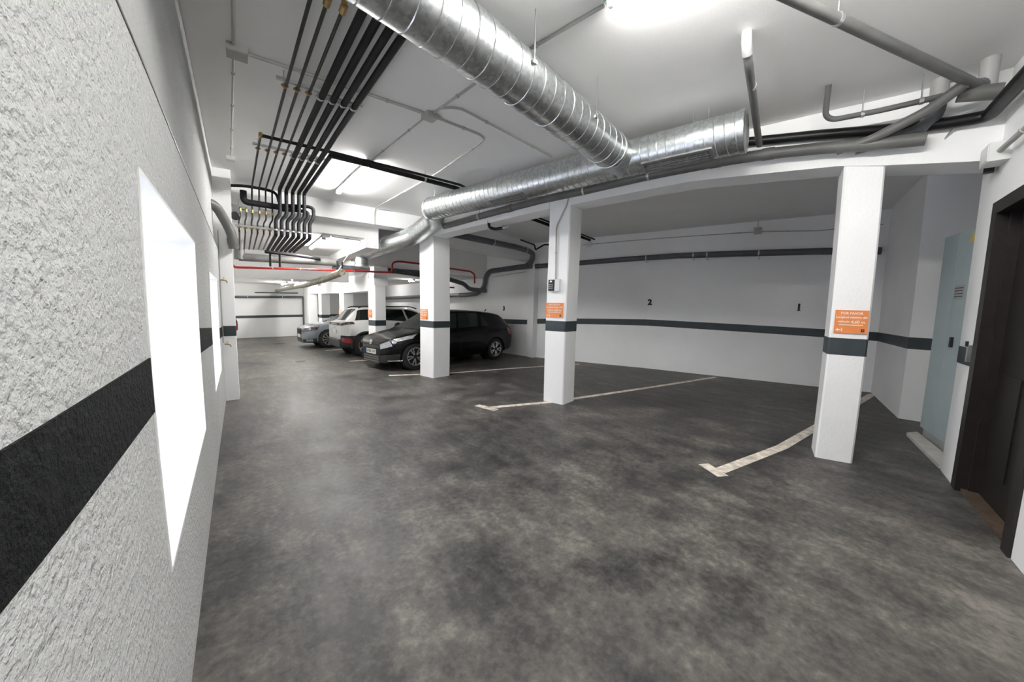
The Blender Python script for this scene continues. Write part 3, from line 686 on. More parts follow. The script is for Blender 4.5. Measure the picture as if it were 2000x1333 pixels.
pipe('wall_pipe', 'thin dark pipe high on the far wall', [on_far(1.5, 1.72, .06), on_far(3.3, 1.76, .06)], .025, 'pvc', seg=10)
pipe('down_pipe', 'dark grey downpipe behind the last pillar beside the grey car', [(2.98, 17.2, 1.7), (2.98, 17.2, FZ(17.2))], .075, 'pvc', seg=14)
pipe('cable', 'thin white cable hanging from the boxed beam to the wrapped pipe', [(2.07, 8.6, 2.46), (2.02, 9.0, 2.30), (1.86, 9.05, 1.96)], .008, 'white_plastic', 'cable', bend=.05, seg=6)

# ---------------------------------------------------------------- conduit and boxes
def conduit(label, pts, r=.011, bend=.08, clips=True, mat='conduit'):
    t = thing('conduit', label, 'conduit', pts[0])
    MB().tube(pts, r, 8, bend).build('tube', mat, t)
    if clips:
        for a, b_ in zip(pts, pts[1:]):
            a, b_ = Vector(a), Vector(b_)
            n = int((b_-a).length/.55)
            for k in range(n):
                p = a+(b_-a)*((k+.5)/n); c = MB(); clampring(c, p, b_-a, r+.002, .008); c.build('clip', mat, t)
def jbox(label, c, size, rz=0.0, mat='conduit'):
    t = thing('junction_box', label, 'junction box', c)
    b = MB(); b.box(c, size, rz); b.build('body', mat, t, smooth=False)
    k = size.index(min(size)); s2 = [x*.86 for x in size]; s2[k] = size[k]+.008
    MB().box(c, s2, rz).build('lid', mat, t, smooth=False)
ZC = HC-.012
jbox('grey junction box on the ceiling near the left wall', (.02, 3.30, HC-.025), (.13, .13, .05))
conduit('grey conduit on the ceiling from near box towards the camera', [(-.0, 2.2, ZC), (.0, 3.24, ZC)])
conduit('grey conduit on the ceiling from near box towards the pipe bundle end', [(.0, 3.36, ZC), (-.04, 5.70, ZC)], .008)
jbox('small pale box on the ceiling by the left wall at the conduit end', (-.045, 5.78, HC-.02), (.09, .11, .04), mat='white_plastic')
conduit('grey conduit crossing the ceiling above the pipe bundle', [(.09, 3.30, ZC), (1.45, 3.27, ZC)], .013)
jbox('round looking grey box at the crossing of the ceiling conduits', (1.52, 3.27, HC-.022), (.12, .12, .045), .1)
conduit('grey conduit from the crossing box to the near lamp', [(1.53, 3.20, ZC), (1.60, 2.44, ZC), (1.76, 1.42, ZC)])
conduit('grey conduit from the crossing box to the middle lamp', [(1.50, 3.34, ZC), (1.41, 4.70, ZC)], .008)
conduit('grey conduit looping from the crossing box to the cross beam', [(1.59, 3.27, ZC), (2.20, 3.29, ZC), (2.25, 4.60, ZC), (2.16, 6.70, ZC), (2.15, 7.03, ZC), (2.15, 7.035, 2.82)], .010, .14)
conduit('grey conduit from the crossing box towards the galvanised duct', [(1.53, 3.10, ZC), (1.66, 2.97, ZC), (3.05, 3.18, ZC)], .010, .12)
conduit('grey conduit down the pillar to the card reader', [tuple(Vector((3.60, 3.38, 2.86))+NW*.02), tuple(Vector((3.605, 3.40, 2.74))+NW*.02), tuple(Vector((3.565, 3.56, 2.46))+NW*.015), tuple(Vector((3.575, 3.545, 1.74))+NW*.012)], .010, .05)
conduit('grey conduit along the top of the back wall', [(8.60, .74, 2.90), (8.38, 1.60, 2.87), (8.14, 2.50, 2.93), (7.71, 4.50, 2.98), (7.66, 4.70, 2.985), (7.16, 6.2, 2.98)], .009, .05)
jbox('grey box on the conduit high on the back wall', (8.12, 2.52, 2.95), (.04, .13, .13), .23)
conduit('short grey conduit from the ceiling to the back wall box', [(8.11, 2.52, HC), (8.11, 2.52, 3.02)], .007, clips=False)
jbox('pale box on the back wall at the end of the cross pipes', (7.20, 6.02, 2.98), (.05, .12, .12), .33, mat='white_plastic')
jbox('pale junction box on the wall above the door', tuple(dw(-.09, .05, 2.52)), (.17, .10, .13), math.atan2(D.y, D.x), mat='white_plastic')
conduit('grey conduit on the wall above the door', [tuple(dw(-.17, .05, 2.52)), tuple(dw(-.9, .05, 2.52))], .017)
jbox('small black sensor by the junction box above the door', tuple(dw(.06, .04, 2.47)), (.05, .05, .07), mat='black_plastic')
conduit('thin grey conduit behind the lowered soffit lamp', [(1.50, 7.60, 2.605), (2.05, 7.62, 2.605), (2.06, 7.9, 2.5)], .010, .06)
conduit('thin conduit along the back wall by the bent pipes', [(6.60, 7.76, 2.36), (6.50, 8.4, 2.33), (6.44, 9.2, 2.28)], .008)
conduit('thin grey conduit running down the left pilaster to the tap', [(-.218, 6.318, 2.3), (-.212, 6.318, .74)], .006, 0, False, 'pvc_light')

# ---------------------------------------------------------------- lamps
def lamp(label, A, B, drop=.07, w=.065, hang=None):
    A, B = Vector(A), Vector(B); t = (B-A).normalized(); L = (B-A).length; s = Vector((-t.y, t.x, 0)); u = Vector((0, 0, 1)); m = Matrix((t, s, u)).transposed(); c = (A+B)/2
    o = thing('tube_lamp', label, 'lamp', c)
    MB().box(c+u*.028, (L, w*1.15, .03), mat=m).build('housing', 'grey_plastic', o, smooth=False)
    prof = []
    for k in range(9):
        a = math.pi*(k/8); prof.append((math.cos(a)*w*.5, -math.sin(a)*.042))
    V = [A+t*.012+s*p+u*(q+.012) for p, q in prof]+[B-t*.012+s*p+u*(q+.012) for p, q in prof]; n = len(prof)
    F = [(k, k+1, n+k+1, n+k) for k in range(n-1)]+[tuple(range(n-1, -1, -1)), tuple(range(n, 2*n)), (0, n, 2*n-1, n-1)]
    bm = MB(); bm.add(V, F); bm.build('diffuser', 'tube_light', o)
    for e in (A+t*.006, B-t*.006): MB().box(e+u*.005, (.022, w*1.1, .06), mat=m).build('end_clip', 'grey_plastic', o, smooth=False)
    return o
lamp('glowing tube lamp on the ceiling nearest the camera', (1.72, 1.36, HC-.045), (1.86, -.16, HC-.045))
lamp('glowing tube lamp on the ceiling beside the pipe bundle', (1.40, 4.75, HC-.045), (1.35, 6.30, HC-.045))
lamp('glowing tube lamp below the lowered soffit behind the cross beam', (1.38, 7.72, 2.57), (1.39, 9.28, 2.57))
lamp('glowing tube lamp over the foil wrapped pipe, nearer of the two', (1.47, 11.7, 2.06), (1.42, 13.3, 2.06))
lamp('glowing tube lamp over the foil wrapped pipe, farther of the two', (1.55, 16.2, 2.06), (1.52, 17.8, 2.06))
lamp('short added fill lamp on the bay ceiling beyond the white crossover', (5.3, 12.75, 2.235), (5.3, 13.2, 2.235))  # fill light added to brighten the far bays, no source visible there
lamp('short added fill lamp on the bay ceiling beyond the blue grey saloon', (5.0, 16.6, 2.235), (5.0, 17.1, 2.235))  # second added fill, lifts the bays towards the far wall
jbox('pale box on the soffit beside the lamp behind the cross beam', (1.40, 7.58, 2.60), (.12, .10, .05), mat='white_plastic')

# ---------------------------------------------------------------- signs, numbers, reader
def sign(label, c, xdir, w, h, num, tiny=False):
    x = Vector((*xdir, 0)).normalized(); n = x.cross(Vector((0, 0, 1))); c = Vector(c)+n*.012
    t = thing('notice', label, 'sign', c)
    m = Matrix((x, -n, Vector((0, 0, 1)))).transposed()
    MB().box(c, (w, .006, h), mat=m).build('plate', 'orange', t, smooth=False)
    f = c+n*.0045; Z = Vector((0, 0, 1))
    for body, sz, dx, dz in (('POR FAVOR', .030, 0, .36*h), ('Longitud máxima del', .027, 0, .19*h), ('vehículo', .026, -.22*w, .0), ('4,60 m', .036, .2*w, -.01*h)):
        place_text('lettering', body, sz*w/.245, f+x*dx+Z*dz, x, 'sign_white', t, bold=.0006, extrude=.0008)
    MB().box(f-Z*.14*h, (.72*w, .0016, .006), mat=m).build('rule', 'sign_white', t, smooth=False)
    a = MB(); p = f-x*.40*w-Z*.36*h
    for k in (1,): a.box(p+x*.014, (.022, .0016, .010), mat=m)
    a.add([p-x*.014, p+x*.006-Z*.014, p+x*.006+Z*.014, p-x*.014+n*.001, p+x*.006-Z*.014+n*.001, p+x*.006+Z*.014+n*.001], [(0, 1, 2), (5, 4, 3), (0, 2, 5, 3), (0, 3, 4, 1), (1, 4, 5, 2)])
    a.build('arrow', 'sign_white', t, smooth=False)
    place_text('lettering', num, .045*w/.245, f-x*.26*w-Z*.36*h, x, 'sign_white', t, bold=.0008, extrude=.0008)
    lg = MB(); lg.box(f+x*.36*w-Z*.36*h, (.024, .0016, .026), mat=m); l = lg.build('emblem', 'sign_brown', t, smooth=False)
    MB().box(f+x*.365*w-Z*.36*h+n*.001, (.007, .0016, .007), mat=m).build('emblem_dot', 'orange', l, smooth=False)
def face_sign(A, B, s, z, w, h, num, label):
    A, B = Vector((*A, 0)), Vector((*B, 0)); x = (B-A).normalized(); p = A+x*s; p.z = z
    sign(label, p, x[:2], w, h, num)
face_sign(P3[1], P3[2], .142, 1.277, .232, .205, '1', 'orange notice on the pillar nearest the dark door')
face_sign(P2[0], P2[1], .155, 1.305, .29, .21, '2', 'orange notice below the card reader on the middle pillar')
face_sign(P1[0], P1[1], .165, 1.15, .235, .20, '3', 'orange notice on the pillar in front of the black hatchback')
face_sign(P0[0], P0[1], .115, 1.07, .20, .20, '4', 'orange notice on the pillar between the black and white cars')
face_sign(Pm1[0], Pm1[1], .10, 1.02, .20, .20, '5', 'orange notice on the pillar between the white and grey cars')
def number(ch, A, B, s, z, h, label):
    A, B = Vector((*A, 0)), Vector((*B, 0)); t = (B-A).normalized(); p = A+t*s; p.z = z
    x = -t; n = x.cross(Vector((0, 0, 1))); p += n*.004
    o = thing('bay_number', label, 'number', p)
    place_text('figure', ch, h*1.35, p, x, 'ink', o, bold=.010, extrude=.002)
    if ch == '1':
        m = Matrix((x, -n, Vector((0, 0, 1)))).transposed()
        MB().box(p-Vector((0, 0, h*.5)), (h*.55, .004, h*.09), mat=m).build('serif', 'ink', o, smooth=False)
number('1', W1a, W1b, 1.16, 1.455, .12, 'black painted figure one on the back wall')
number('2', W1a, W1b, 3.98, 1.51, .13, 'black painted figure two on the back wall')
number('3', W3b, (6.45, 9.7), 1.07, 1.29, .13, 'black painted figure three on the back wall above the black hatchback')
number('4', (6.58, 9.7), (6.2, 21), 4.6, 1.30, .13, 'black painted figure four on the back wall behind the white car')
rd = Vector((3.570, 3.575, 1.655))+NW*.012
xr = (Vector((*P2[1], 0))-Vector((*P2[0], 0))).normalized(); nr = xr.cross(Vector((0, 0, 1))); mr = Matrix((xr, -nr, Vector((0, 0, 1)))).transposed()
rdr = thing('card_reader', 'black card reader with keypad mounted on white box on the middle pillar', 'card reader', rd)
MB().box(rd+xr*.075, (.075, .07, .165), mat=mr).build('white_box', 'white_plastic', rdr, smooth=False)
bd = MB().box(rd-xr*.02+nr*.01, (.09, .05, .155), mat=mr).build('reader_body', 'black_plastic', rdr, smooth=False)
MB().box(rd-xr*.025+nr*.036+Vector((0, 0, .055)), (.035, .003, .022), mat=mr).build('display', 'sign_white', bd, smooth=False)
for r_ in range(3):
    for c_ in range(3): MB().box(rd-xr*(.045-.022*c_)+nr*.036+Vector((0, 0, .01-.025*r_)), (.014, .003, .014), mat=mr).build('key', 'grey_plastic', bd, smooth=False)

# ---------------------------------------------------------------- cabinet and sill
ca, cb = Vector((5.90, .01, 0)), Vector((5.10, -.235, 0)); cd = (cb-ca).normalized(); cn = Vector((-cd.y, cd.x, 0))     # cn to the back
cab = thing('switch_cabinet', 'tall pale grey electrical cabinet standing in the recess beside the door', 'cabinet', (ca+cb)/2+cn*.15)
def cbx(s0, s1, o0, o1, z0, z1):
    P = [ca+cd*s0+cn*o0, ca+cd*s1+cn*o0, ca+cd*s1+cn*o1, ca+cd*s0+cn*o1]
    mb = MB(); mb.hexa([p+Vector((0, 0, z0)) for p in P]+[p+Vector((0, 0, z1)) for p in P]); return mb
LC = (cb-ca).length
cbx(0, LC, .02, .36, .10, 2.20).build('body', 'cabinet', cab, smooth=False)
cbx(.01, LC, .03, .34, .0, .10).build('plinth', 'grey_plastic', cab, smooth=False)
dr = cbx(.012, LC*.40, .0, .02, .115, 2.19).build('door', 'cabinet', cab, smooth=False)
dl = cbx(LC*.40+.008, LC-.01, .0, .02, .115, 2.19).build('door', 'cabinet', cab, smooth=False)
cbx(LC*.55, LC*.59, -.02, .001, 1.05, 1.15).build('handle', 'black_plastic', dl, smooth=False)
cbx(LC*.45, LC*.68, -.003, .001, 1.52, 1.66).build('rating_label', 'grey_plastic', dl, smooth=False)
for k in range(4): cbx(LC*.47, LC*.66, -.005, -.002, 1.545+.028*k, 1.553+.028*k).build('print_line', 'black_plastic', dl, smooth=False)
P = [ca+cd*LC*.66+cn*-.004+Vector((0, 0, 2.06)), ca+cd*LC*.76+cn*-.004+Vector((0, 0, 2.06)), ca+cd*LC*.71+cn*-.004+Vector((0, 0, 2.15))]
w = MB(); w.add([*P, *[p+cn*.005 for p in P]], [(2, 1, 0), (3, 4, 5), (0, 1, 4, 3), (1, 2, 5, 4), (2, 0, 3, 5)]); w.build('warning_triangle', 'yellow', dl, smooth=False)
b = MB(); b.prism([(5.80, .10), (4.76, -.145), (4.80, -.30), (5.95, .02)], -.02, .035)
tag(b.build('step_sill', 'marble', smooth=False), 'pale stone sill step in front of the grey cabinet', 'sill')

# ---------------------------------------------------------------- taps, extinguisher
def tap(label, p):
    p = Vector(p); t = thing('tap', label, 'tap', p)
    m = MB(); m.tube([p+Vector((0, .03, 0)), p-Vector((0, .04, 0)), p+Vector((.06, -.05, -.005)), p+Vector((.07, -.05, -.04))], .008, 8, .02); m.build('spout', 'brass', t)
    m = MB(); m.tube([p+Vector((.03, -.055, 0)), p+Vector((.03, -.055, .03))], .005, 8); m.box(p+Vector((.03, -.055, .033)), (.035, .009, .007)); m.build('lever', 'zinc', t)
tap('brass tap low on the left pilaster', (-.195, 6.34, .72)); tap('small brass valve high on the left pilaster', (-.205, 6.34, 1.62))
ex = thing('fire_extinguisher', 'red fire extinguisher on the left wall beyond the pilaster', 'fire extinguisher', (-.15, 15.5, .30))
MB().lathe((-.155, 15.5, .30), (0, 0, 1), [(0, .06), (.02, .075), (.30, .075), (.36, .05), (.38, .025), (.43, .025)], 20).build('cylinder', 'ext_red', ex)
MB().box((-.155, 15.48, .74), (.03, .12, .03)).build('valve', 'black_plastic', ex, smooth=False)
MB().tube([(-.155, 15.44, .73), (-.11, 15.4, .66), (-.09, 15.42, .43)], .012, 8, .05).build('hose', 'black_plastic', ex)
MB().box((-.24, 15.5, .53), (.02, .06, .25)).build('wall_bracket', 'zinc', ex, smooth=False)

# ---------------------------------------------------------------- cars
def interp(tab, x):          # smooth piecewise cubic through (x, v)
    if x <= tab[0][0]: return tab[0][1]
    if x >= tab[-1][0]: return tab[-1][1]
    for i in range(len(tab)-1):
        if tab[i][0] <= x <= tab[i+1][0]: break
    x0, y0 = tab[i]; x1, y1 = tab[i+1]; h = x1-x0; t = (x-x0)/h
    def slope(j):
        if j == 0: return (tab[1][1]-tab[0][1])/(tab[1][0]-tab[0][0])
        if j == len(tab)-1: return (tab[-1][1]-tab[-2][1])/(tab[-1][0]-tab[-2][0])
        a = (tab[j][1]-tab[j-1][1])/(tab[j][0]-tab[j-1][0]); b_ = (tab[j+1][1]-tab[j][1])/(tab[j+1][0]-tab[j][0])
        return 0 if a*b_ <= 0 else 2*a*b_/(a+b_)
    m0, m1 = slope(i), slope(i+1)
    return y0*(2*t**3-3*t*t+1)+h*m0*(t**3-2*t*t+t)+y1*(-2*t**3+3*t*t)+h*m1*(t**3-t*t)
def make_car(S, heading, mid, label, name):
    """x runs from tail (negative) to nose (positive), y to the car's left."""
    base = Vector((mid[0], mid[1], FZ(mid[1])))
    root = thing(name, label, 'car', base)
    root.matrix_basis = Matrix.Translation(base) @ Matrix.Rotation(-.0166, 4, 'X') @ Matrix.Rotation(heading, 4, 'Z') @ Matrix.Scale(.93, 4)
    X0, X1 = S['x']; wr = S['wr']; axles = S['axles']; hwmax = max(v for _, v in S['hw'])
    SV = [0, .10, .16, .28, .42, .52, .60, .66, .82, .90, 1.0]
    def sect(x):
        hw = interp(S['hw'], x); zb = interp(S['zbot'], x); zt = interp(S['ztop'], x); be = min(interp(S['belt'], x), zt-.015); ht = min(interp(S['roofhw'], x), hw*.97)
        cr = min(interp(S['crown'], x), max(.012, (zt-be)*.6)); H = be-zb
        return [(0, zb), (hw*.86, zb), (hw*.965, zb+.05), (hw*.99, zb+H*.30), (hw, zb+H*.55), (hw*.995, zb+H*.78), (hw*.975, be-.035), (hw*.945, be),
                (ht+(hw*.02), zt-cr), (ht*.86, zt-cr*.45), (0, zt)]
    def surf(x, s, side=1, off=0.0):
        pr = sect(x)
        for i in range(len(SV)-1):
            if s <= SV[i+1] or i == len(SV)-2:
                t = (s-SV[i])/(SV[i+1]-SV[i]); break
        a, b_ = pr[i], pr[i+1]; y = a[0]+(b_[0]-a[0])*t; z = a[1]+(b_[1]-a[1])*t
        return Vector((x, y*side, z))
    def nrm(x, s, side):
        e = .004; a = surf(min(x+e, X1), s, side)-surf(max(x-e, X0), s, side); b_ = surf(x, min(s+e, 1), side)-surf(x, max(s-e, 0), side)
        n = a.cross(b_); n = n if n.length > 1e-9 else Vector((0, side, 0)); n.normalize(); return n*-side
    # body grid
    NX = int((X1-X0)/.022)
    xs = [X0+(X1-X0)*i/NX for i in range(NX+1)]
    ss = []
    for a, b_, n in ((0, .10, 2), (.10, .16, 2), (.16, .28, 4), (.28, .42, 6), (.42, .52, 4), (.52, .60, 3), (.60, .66, 2), (.66, .82, 7), (.82, .90, 3), (.90, 1.0, 4)):
        ss += [a+(b_-a)*k/n for k in range(n)]
    ss.append(1.0); NS = len(ss)
    ra = wr+S.get('gap', .05)
    V = []; F = []
    ring = [(s, 1) for s in ss]+[(s, -1) for s in reversed(ss[1:-1])]
    for x in xs:
        for s, sd in ring: V.append(surf(x, s, sd))
    K = len(ring)
    for i in range(NX):
        for k in range(K):
            k2 = (k+1) % K
            q = (i*K+k, i*K+k2, (i+1)*K+k2, (i+1)*K+k)
            c = (V[q[0]]+V[q[1]]+V[q[2]]+V[q[3]])/4
            if abs(c.y) > .5 and any((c.x-ax)**2+(c.z-wr)**2 < ra*ra for ax in axles): continue
            F.append(q)
    F.append(tuple(range(K))); F.append(tuple(range(NX*K+K-1, NX*K-1, -1)))
    mb = MB(); mb.add(V, F)
    body = mb.build('body', S['paint'], root, ang=30, local=True)
    def patch(nm, mat, side, s0, s1, x0, x1, off=.004, n=10, par=None, nsv=8, th=.0):
        """x0, x1: limits at s0 and at s1, each a pair"""
        Vp = []; Fp = []
        for j in range(nsv+1):
            s = s0+(s1-s0)*j/nsv; a = x0[0]+(x0[1]-x0[0])*j/nsv; b_ = x1[0]+(x1[1]-x1[0])*j/nsv
            for i in range(n+1):
                x = a+(b_-a)*i/n; Vp.append(surf(x, s, side)+nrm(x, s, side)*off)
        for j in range(nsv):
            for i in range(n):
                q = (j*(n+1)+i, j*(n+1)+i+1, (j+1)*(n+1)+i+1, (j+1)*(n+1)+i); Fp.append(q if side < 0 else tuple(reversed(q)))
        m = MB(); m.add(Vp, Fp); return m.build(nm, mat, par or root, local=True, ang=50)
    def patch2(nm, mat, s0, x0, x1, off=.004, par=None, n=14):
        """over the centre line, both sides from s0 to the middle"""
        Vp = []; Fp = []; cols = [(s0+(1-s0)*k/8, 1) for k in range(9)]+[(s0+(1-s0)*k/8, -1) for k in range(7, -1, -1)]
        for j, (s, sd) in enumerate(cols):
            u = abs(j-8)/8; a = x0[0]*u+x0[1]*(1-u); b_ = x1[0]*u+x1[1]*(1-u)
            for i in range(n+1):
                x = a+(b_-a)*i/n; Vp.append(surf(x, s, sd)+nrm(x, min(s, .99), sd)*off)
        for j in range(len(cols)-1):
            for i in range(n): Fp.append((j*(n+1)+i+1, j*(n+1)+i, (j+1)*(n+1)+i, (j+1)*(n+1)+i+1))
        m = MB(); m.add(Vp, Fp); return m.build(nm, mat, par or root, local=True, ang=50)
    # glass
    for w in S['windows']:
        for sd in (1, -1): patch('side_window', 'car_glass', sd, .675, .805, *w)
    patch2('windscreen', 'car_glass', .835, *S['screen']); patch2('rear_window', 'car_glass', .835, *S['rear_screen'])
    # wheel arches, wells, sills
    for ax in axles:
        for sd in (1, -1):
            y = interp(S['hw'], ax)*.985*sd; pts = []; lip = S.get('lip', .016)
            for k in range(21):
                a = math.pi*(-.06+1.12*k/20); xx = ax+math.cos(a)*(ra+lip*.4)
                pts.append((xx, interp(S['hw'], xx)*.99*sd, wr+math.sin(a)*(ra+lip*.4)))
            m = MB(); m.tube(pts, lip, 6); m.build('arch_trim', S.get('arch_mat', S['paint']), root, local=True)
            m = MB(); m.lathe((ax, y-.05*sd, wr), (0, -sd, 0), [(0, ra+.01), (.30, ra+.01)], 28); 
            me = m.build('wheel_well', 'trim_black', root, local=True)
            me.data.materials.clear(); me.data.materials.append(M['trim_black'])
    # remove the outer cap of the wells so that the wheel shows
    for o in root.children:
        if o.name.startswith('wheel_well'):
            me = o.data; vs = [v.co[:] for v in me.vertices]; fs = [tuple(p.vertices) for p in me.polygons if (len(p.vertices) == 4 and sum(vs[i][2] for i in p.vertices)/4 > wr*.75) or len(p.vertices) != 4 and abs(sum(vs[i][1] for i in p.vertices)/len(p.vertices)) < abs(vs[0][1])-.1]
            nm = bpy.data.meshes.new('wheel_well'); nm.from_pydata(vs, [], fs); nm.materials.append(M['trim_black']); o.data = nm
    # wheels
    tyre = MB(); tyre.lathe((0, 0, 0), (0, 1, 0), [(-.105, wr*.66), (-.108, wr*.80), (-.10, wr*.94), (-.075, wr*.995), (0, wr), (.075, wr*.995), (.10, wr*.94), (.108, wr*.80), (.105, wr*.66)], 36, False)
    rimr = wr*.67
    hub = MB(); hub.lathe((0, 0, 0), (0, 1, 0), [(-.10, rimr), (.098, rimr), (.104, rimr*.97), (.098, rimr*.92), (.06, rimr*.90), (.03, rimr*.3), (.03, .01)], 36)
    lipm = MB(); lipm.lathe((0, 0, 0), (0, 1, 0), [(.092, rimr*1.0), (.107, rimr*1.0), (.109, rimr*.965), (.10, rimr*.925), (.092, rimr*.93)], 36, False)
    sp = []
    ns = S.get('spokes', 5); twin = S.get('twin', .16)
    for k in range(ns):
        a0 = 2*math.pi*k/ns+.3
        mbs = MB()
        for sgn in ((-1, 1) if twin else (0,)):
            a = a0+sgn*twin; r0, r1 = rimr*.16, rimr*.95; w0, w1 = S.get('spoke_w', (.022, .030))
            ca, sa = math.cos(a), math.sin(a); aa = a0+sgn*twin*.55; ci, si = math.cos(aa), math.sin(aa)
            P = []
            for yy, gw in ((.074, 1.0), (.094, .8)):
                for rr, w_, c_, s_ in ((r0, w0, ci, si), (r1, w1, ca, sa)):
                    for q in (-1, 1): P.append((c_*rr-s_*w_*.5*q*gw, yy+(0 if rr == r0 else .004), s_*rr+c_*w_*.5*q*gw))
            mbs.add(P, [(0, 1, 3, 2), (4, 6, 7, 5), (0, 2, 6, 4), (1, 5, 7, 3), (0, 4, 5, 1), (2, 3, 7, 6)])
        sp.append(mbs)
    capm = MB(); capm.lathe((0, 0, 0), (0, 1, 0), [(.06, rimr*.24), (.098, rimr*.22), (.102, .01)], 18)
    for ax in axles:
        for sd in (1, -1):
            wl = bpy.data.objects.new('wheel', None); col.objects.link(wl); wl.parent = root
            wl.matrix_basis = Matrix.Translation((ax, (interp(S['hw'], ax)-.125)*sd, wr)) @ (Matrix.Rotation(math.pi, 4, 'Z') if sd < 0 else Matrix.Identity(4)) @ Matrix.Rotation(.35*ax, 4, 'Y')
            tyre.build('tyre', 'rubber', wl, local=True); hub.build('rim_barrel', 'alloy_dark', wl, local=True); lipm.build('rim_lip', S.get('lip_mat', 'alloy'), wl, local=True); capm.build('centre_cap', 'alloy_dark', wl, local=True)
            for mbs in sp: mbs.build('spoke', 'alloy', wl, smooth=False, local=True)
    # mirrors and door handles
    for sd in (1, -1):
        xm, zm = S['mirror']; y = (interp(S['hw'], xm)*.96+.10)*sd
        m = MB(); m.lathe((xm, y, zm), (1, 0, 0), [(-.05, .05), (-.045, .075), (.0, .078), (.05, .06), (.075, .025)], 14); mo = m.build('mirror', S['paint'], root, local=True)
        m = MB(); m.tube([(xm, y-.06*sd, zm-.03), (xm-.01, y-.15*sd, zm-.05)], .018, 6); m.build('mirror_arm', 'trim_black', mo, local=True)
        for xh in S['handles']:
            p = surf(xh, .50, sd); m = MB(); m.tube([p+Vector((.085, .004*sd, 0)), p+Vector((.06, .028*sd, 0)), p+Vector((-.06, .028*sd, 0)), p+Vector((-.085, .004*sd, 0))], .010, 6, .02); m.build('door_handle', S.get('handle_mat', S['paint']), root, local=True)
        for xd in S['shuts']:
            pts = [surf(xd, s, sd)+nrm(xd, s, sd)*.001 for s in [.18+.02*k for k in range(24)]]; m = MB(); m.tube(pts, .004, 4); m.build('door_gap', 'trim_black', root, local=True)
    S['detail'](root, surf, nrm, patch, patch2, S)
    return root
def lbox(nm, mat, root, c, size, ry=0.0, rz=0.0):
    m = MB(); m.box(c, size, mat=(Matrix.Rotation(rz, 3, 'Z') @ Matrix.Rotation(ry, 3, 'Y'))); return m.build(nm, mat, root, smooth=False, local=True)
def number_plate(root, x, z, sgn, text):
    pl = lbox('number_plate', 'plate', root, (x, 0, z), (.012, .50, .11))
    lbox('plate_band', 'plate_blue', pl, (x+.001*sgn, -.23*sgn, z), (.014, .04, .11))
    parts = text.split()
    for k, w in enumerate(parts):
        me = text_mesh(w, .10, .0012, .001)
        m = Matrix(((0, 0, sgn, x+.008*sgn), (sgn, 0, 0, (-.085 if k == 0 else .14)*sgn), (0, 1, 0, z), (0, 0, 0, 1)))
        me.transform(m); me.materials.clear(); me.materials.append(M['ink']); o = bpy.data.objects.new('lettering', me); col.objects.link(o); o.parent = pl
def hatch_detail(root, surf, nrm, patch, patch2, S):
    X1 = S['x'][1]; X0 = S['x'][0]
    for sd in (1, -1):
        hl = patch('headlamp', 'lens', sd, .50, .645, (X1-.16, X1-.12), (X1-.006, X1-.004), .006)
        hl2 = patch('headlamp', 'lens', sd, .57, .66, (X1-.62, X1-.74), (X1-.16, X1-.12), .005)
        patch('lamp_strip', 'chrome', sd, .645, .66, (X1-.74, X1-.76), (X1-.06, X1-.06), .008, nsv=2, par=hl2)
        p = surf(X1-.20, .58, sd); m = MB(); m.lathe(p+nrm(X1-.2, .58, sd)*.002, nrm(X1-.2, .58, sd), [(0, .05), (.012, .05), (.014, .036), (.006, .03)], 16); m.build('lamp_reflector', 'chrome', hl2, local=True)
        patch('air_vent', 'trim_black', sd, .20, .33, (X1-.30, X1-.34), (X1-.03, X1-.03), .004)
        patch('vent_blade', 'chrome', sd, .17, .195, (X1-.42, X1-.40), (X1-.05, X1-.05), .006, nsv=2)
        patch('tail_lamp', 'red_lens', sd, .50, .63, (X0+.004, X0+.004), (X0+.28, X0+.34), .005)
    lbox('grille', 'trim_black', root, (X1-.004, 0, .60), (.02, .80, .03))
    for k in range(3):
        lbox('lower_bar', 'pvc_mid', root, (X1+.006, 0, .215+.055*k), (.014, .80, .012))
    lbox('lower_intake', 'trim_black', root, (X1-.006, 0, .27), (.02, .82, .17))
    for sd in (1, -1): patch('intake_side', 'trim_black', sd, .12, .34, (X1-.09, X1-.09), (X1-.001, X1-.001), .005)
    em = MB(); em.lathe((X1-.012, 0, .655), (1, 0, .12), [(0, .062), (.02, .062), (.024, .05), (.018, .045)], 24); e = em.build('emblem', 'chrome', root, local=True)
    for q in (-1, 1):
        m = MB(); m.tube([(X1+.013, .036*q, .685), (X1+.013, .014*q, .62), (X1+.013, .0, .655)], .005, 5); m.build('emblem_stroke', 'chrome', e, local=True)
    number_plate(root, X1+.008, .44, 1, '0708 LHV')
    m = MB(); m.tube([(X0+.50, 0, S['H']-.03), (X0+.44, 0, S['H']+.03)], .014, 6); m.build('roof_aerial', 'trim_black', root, local=True)
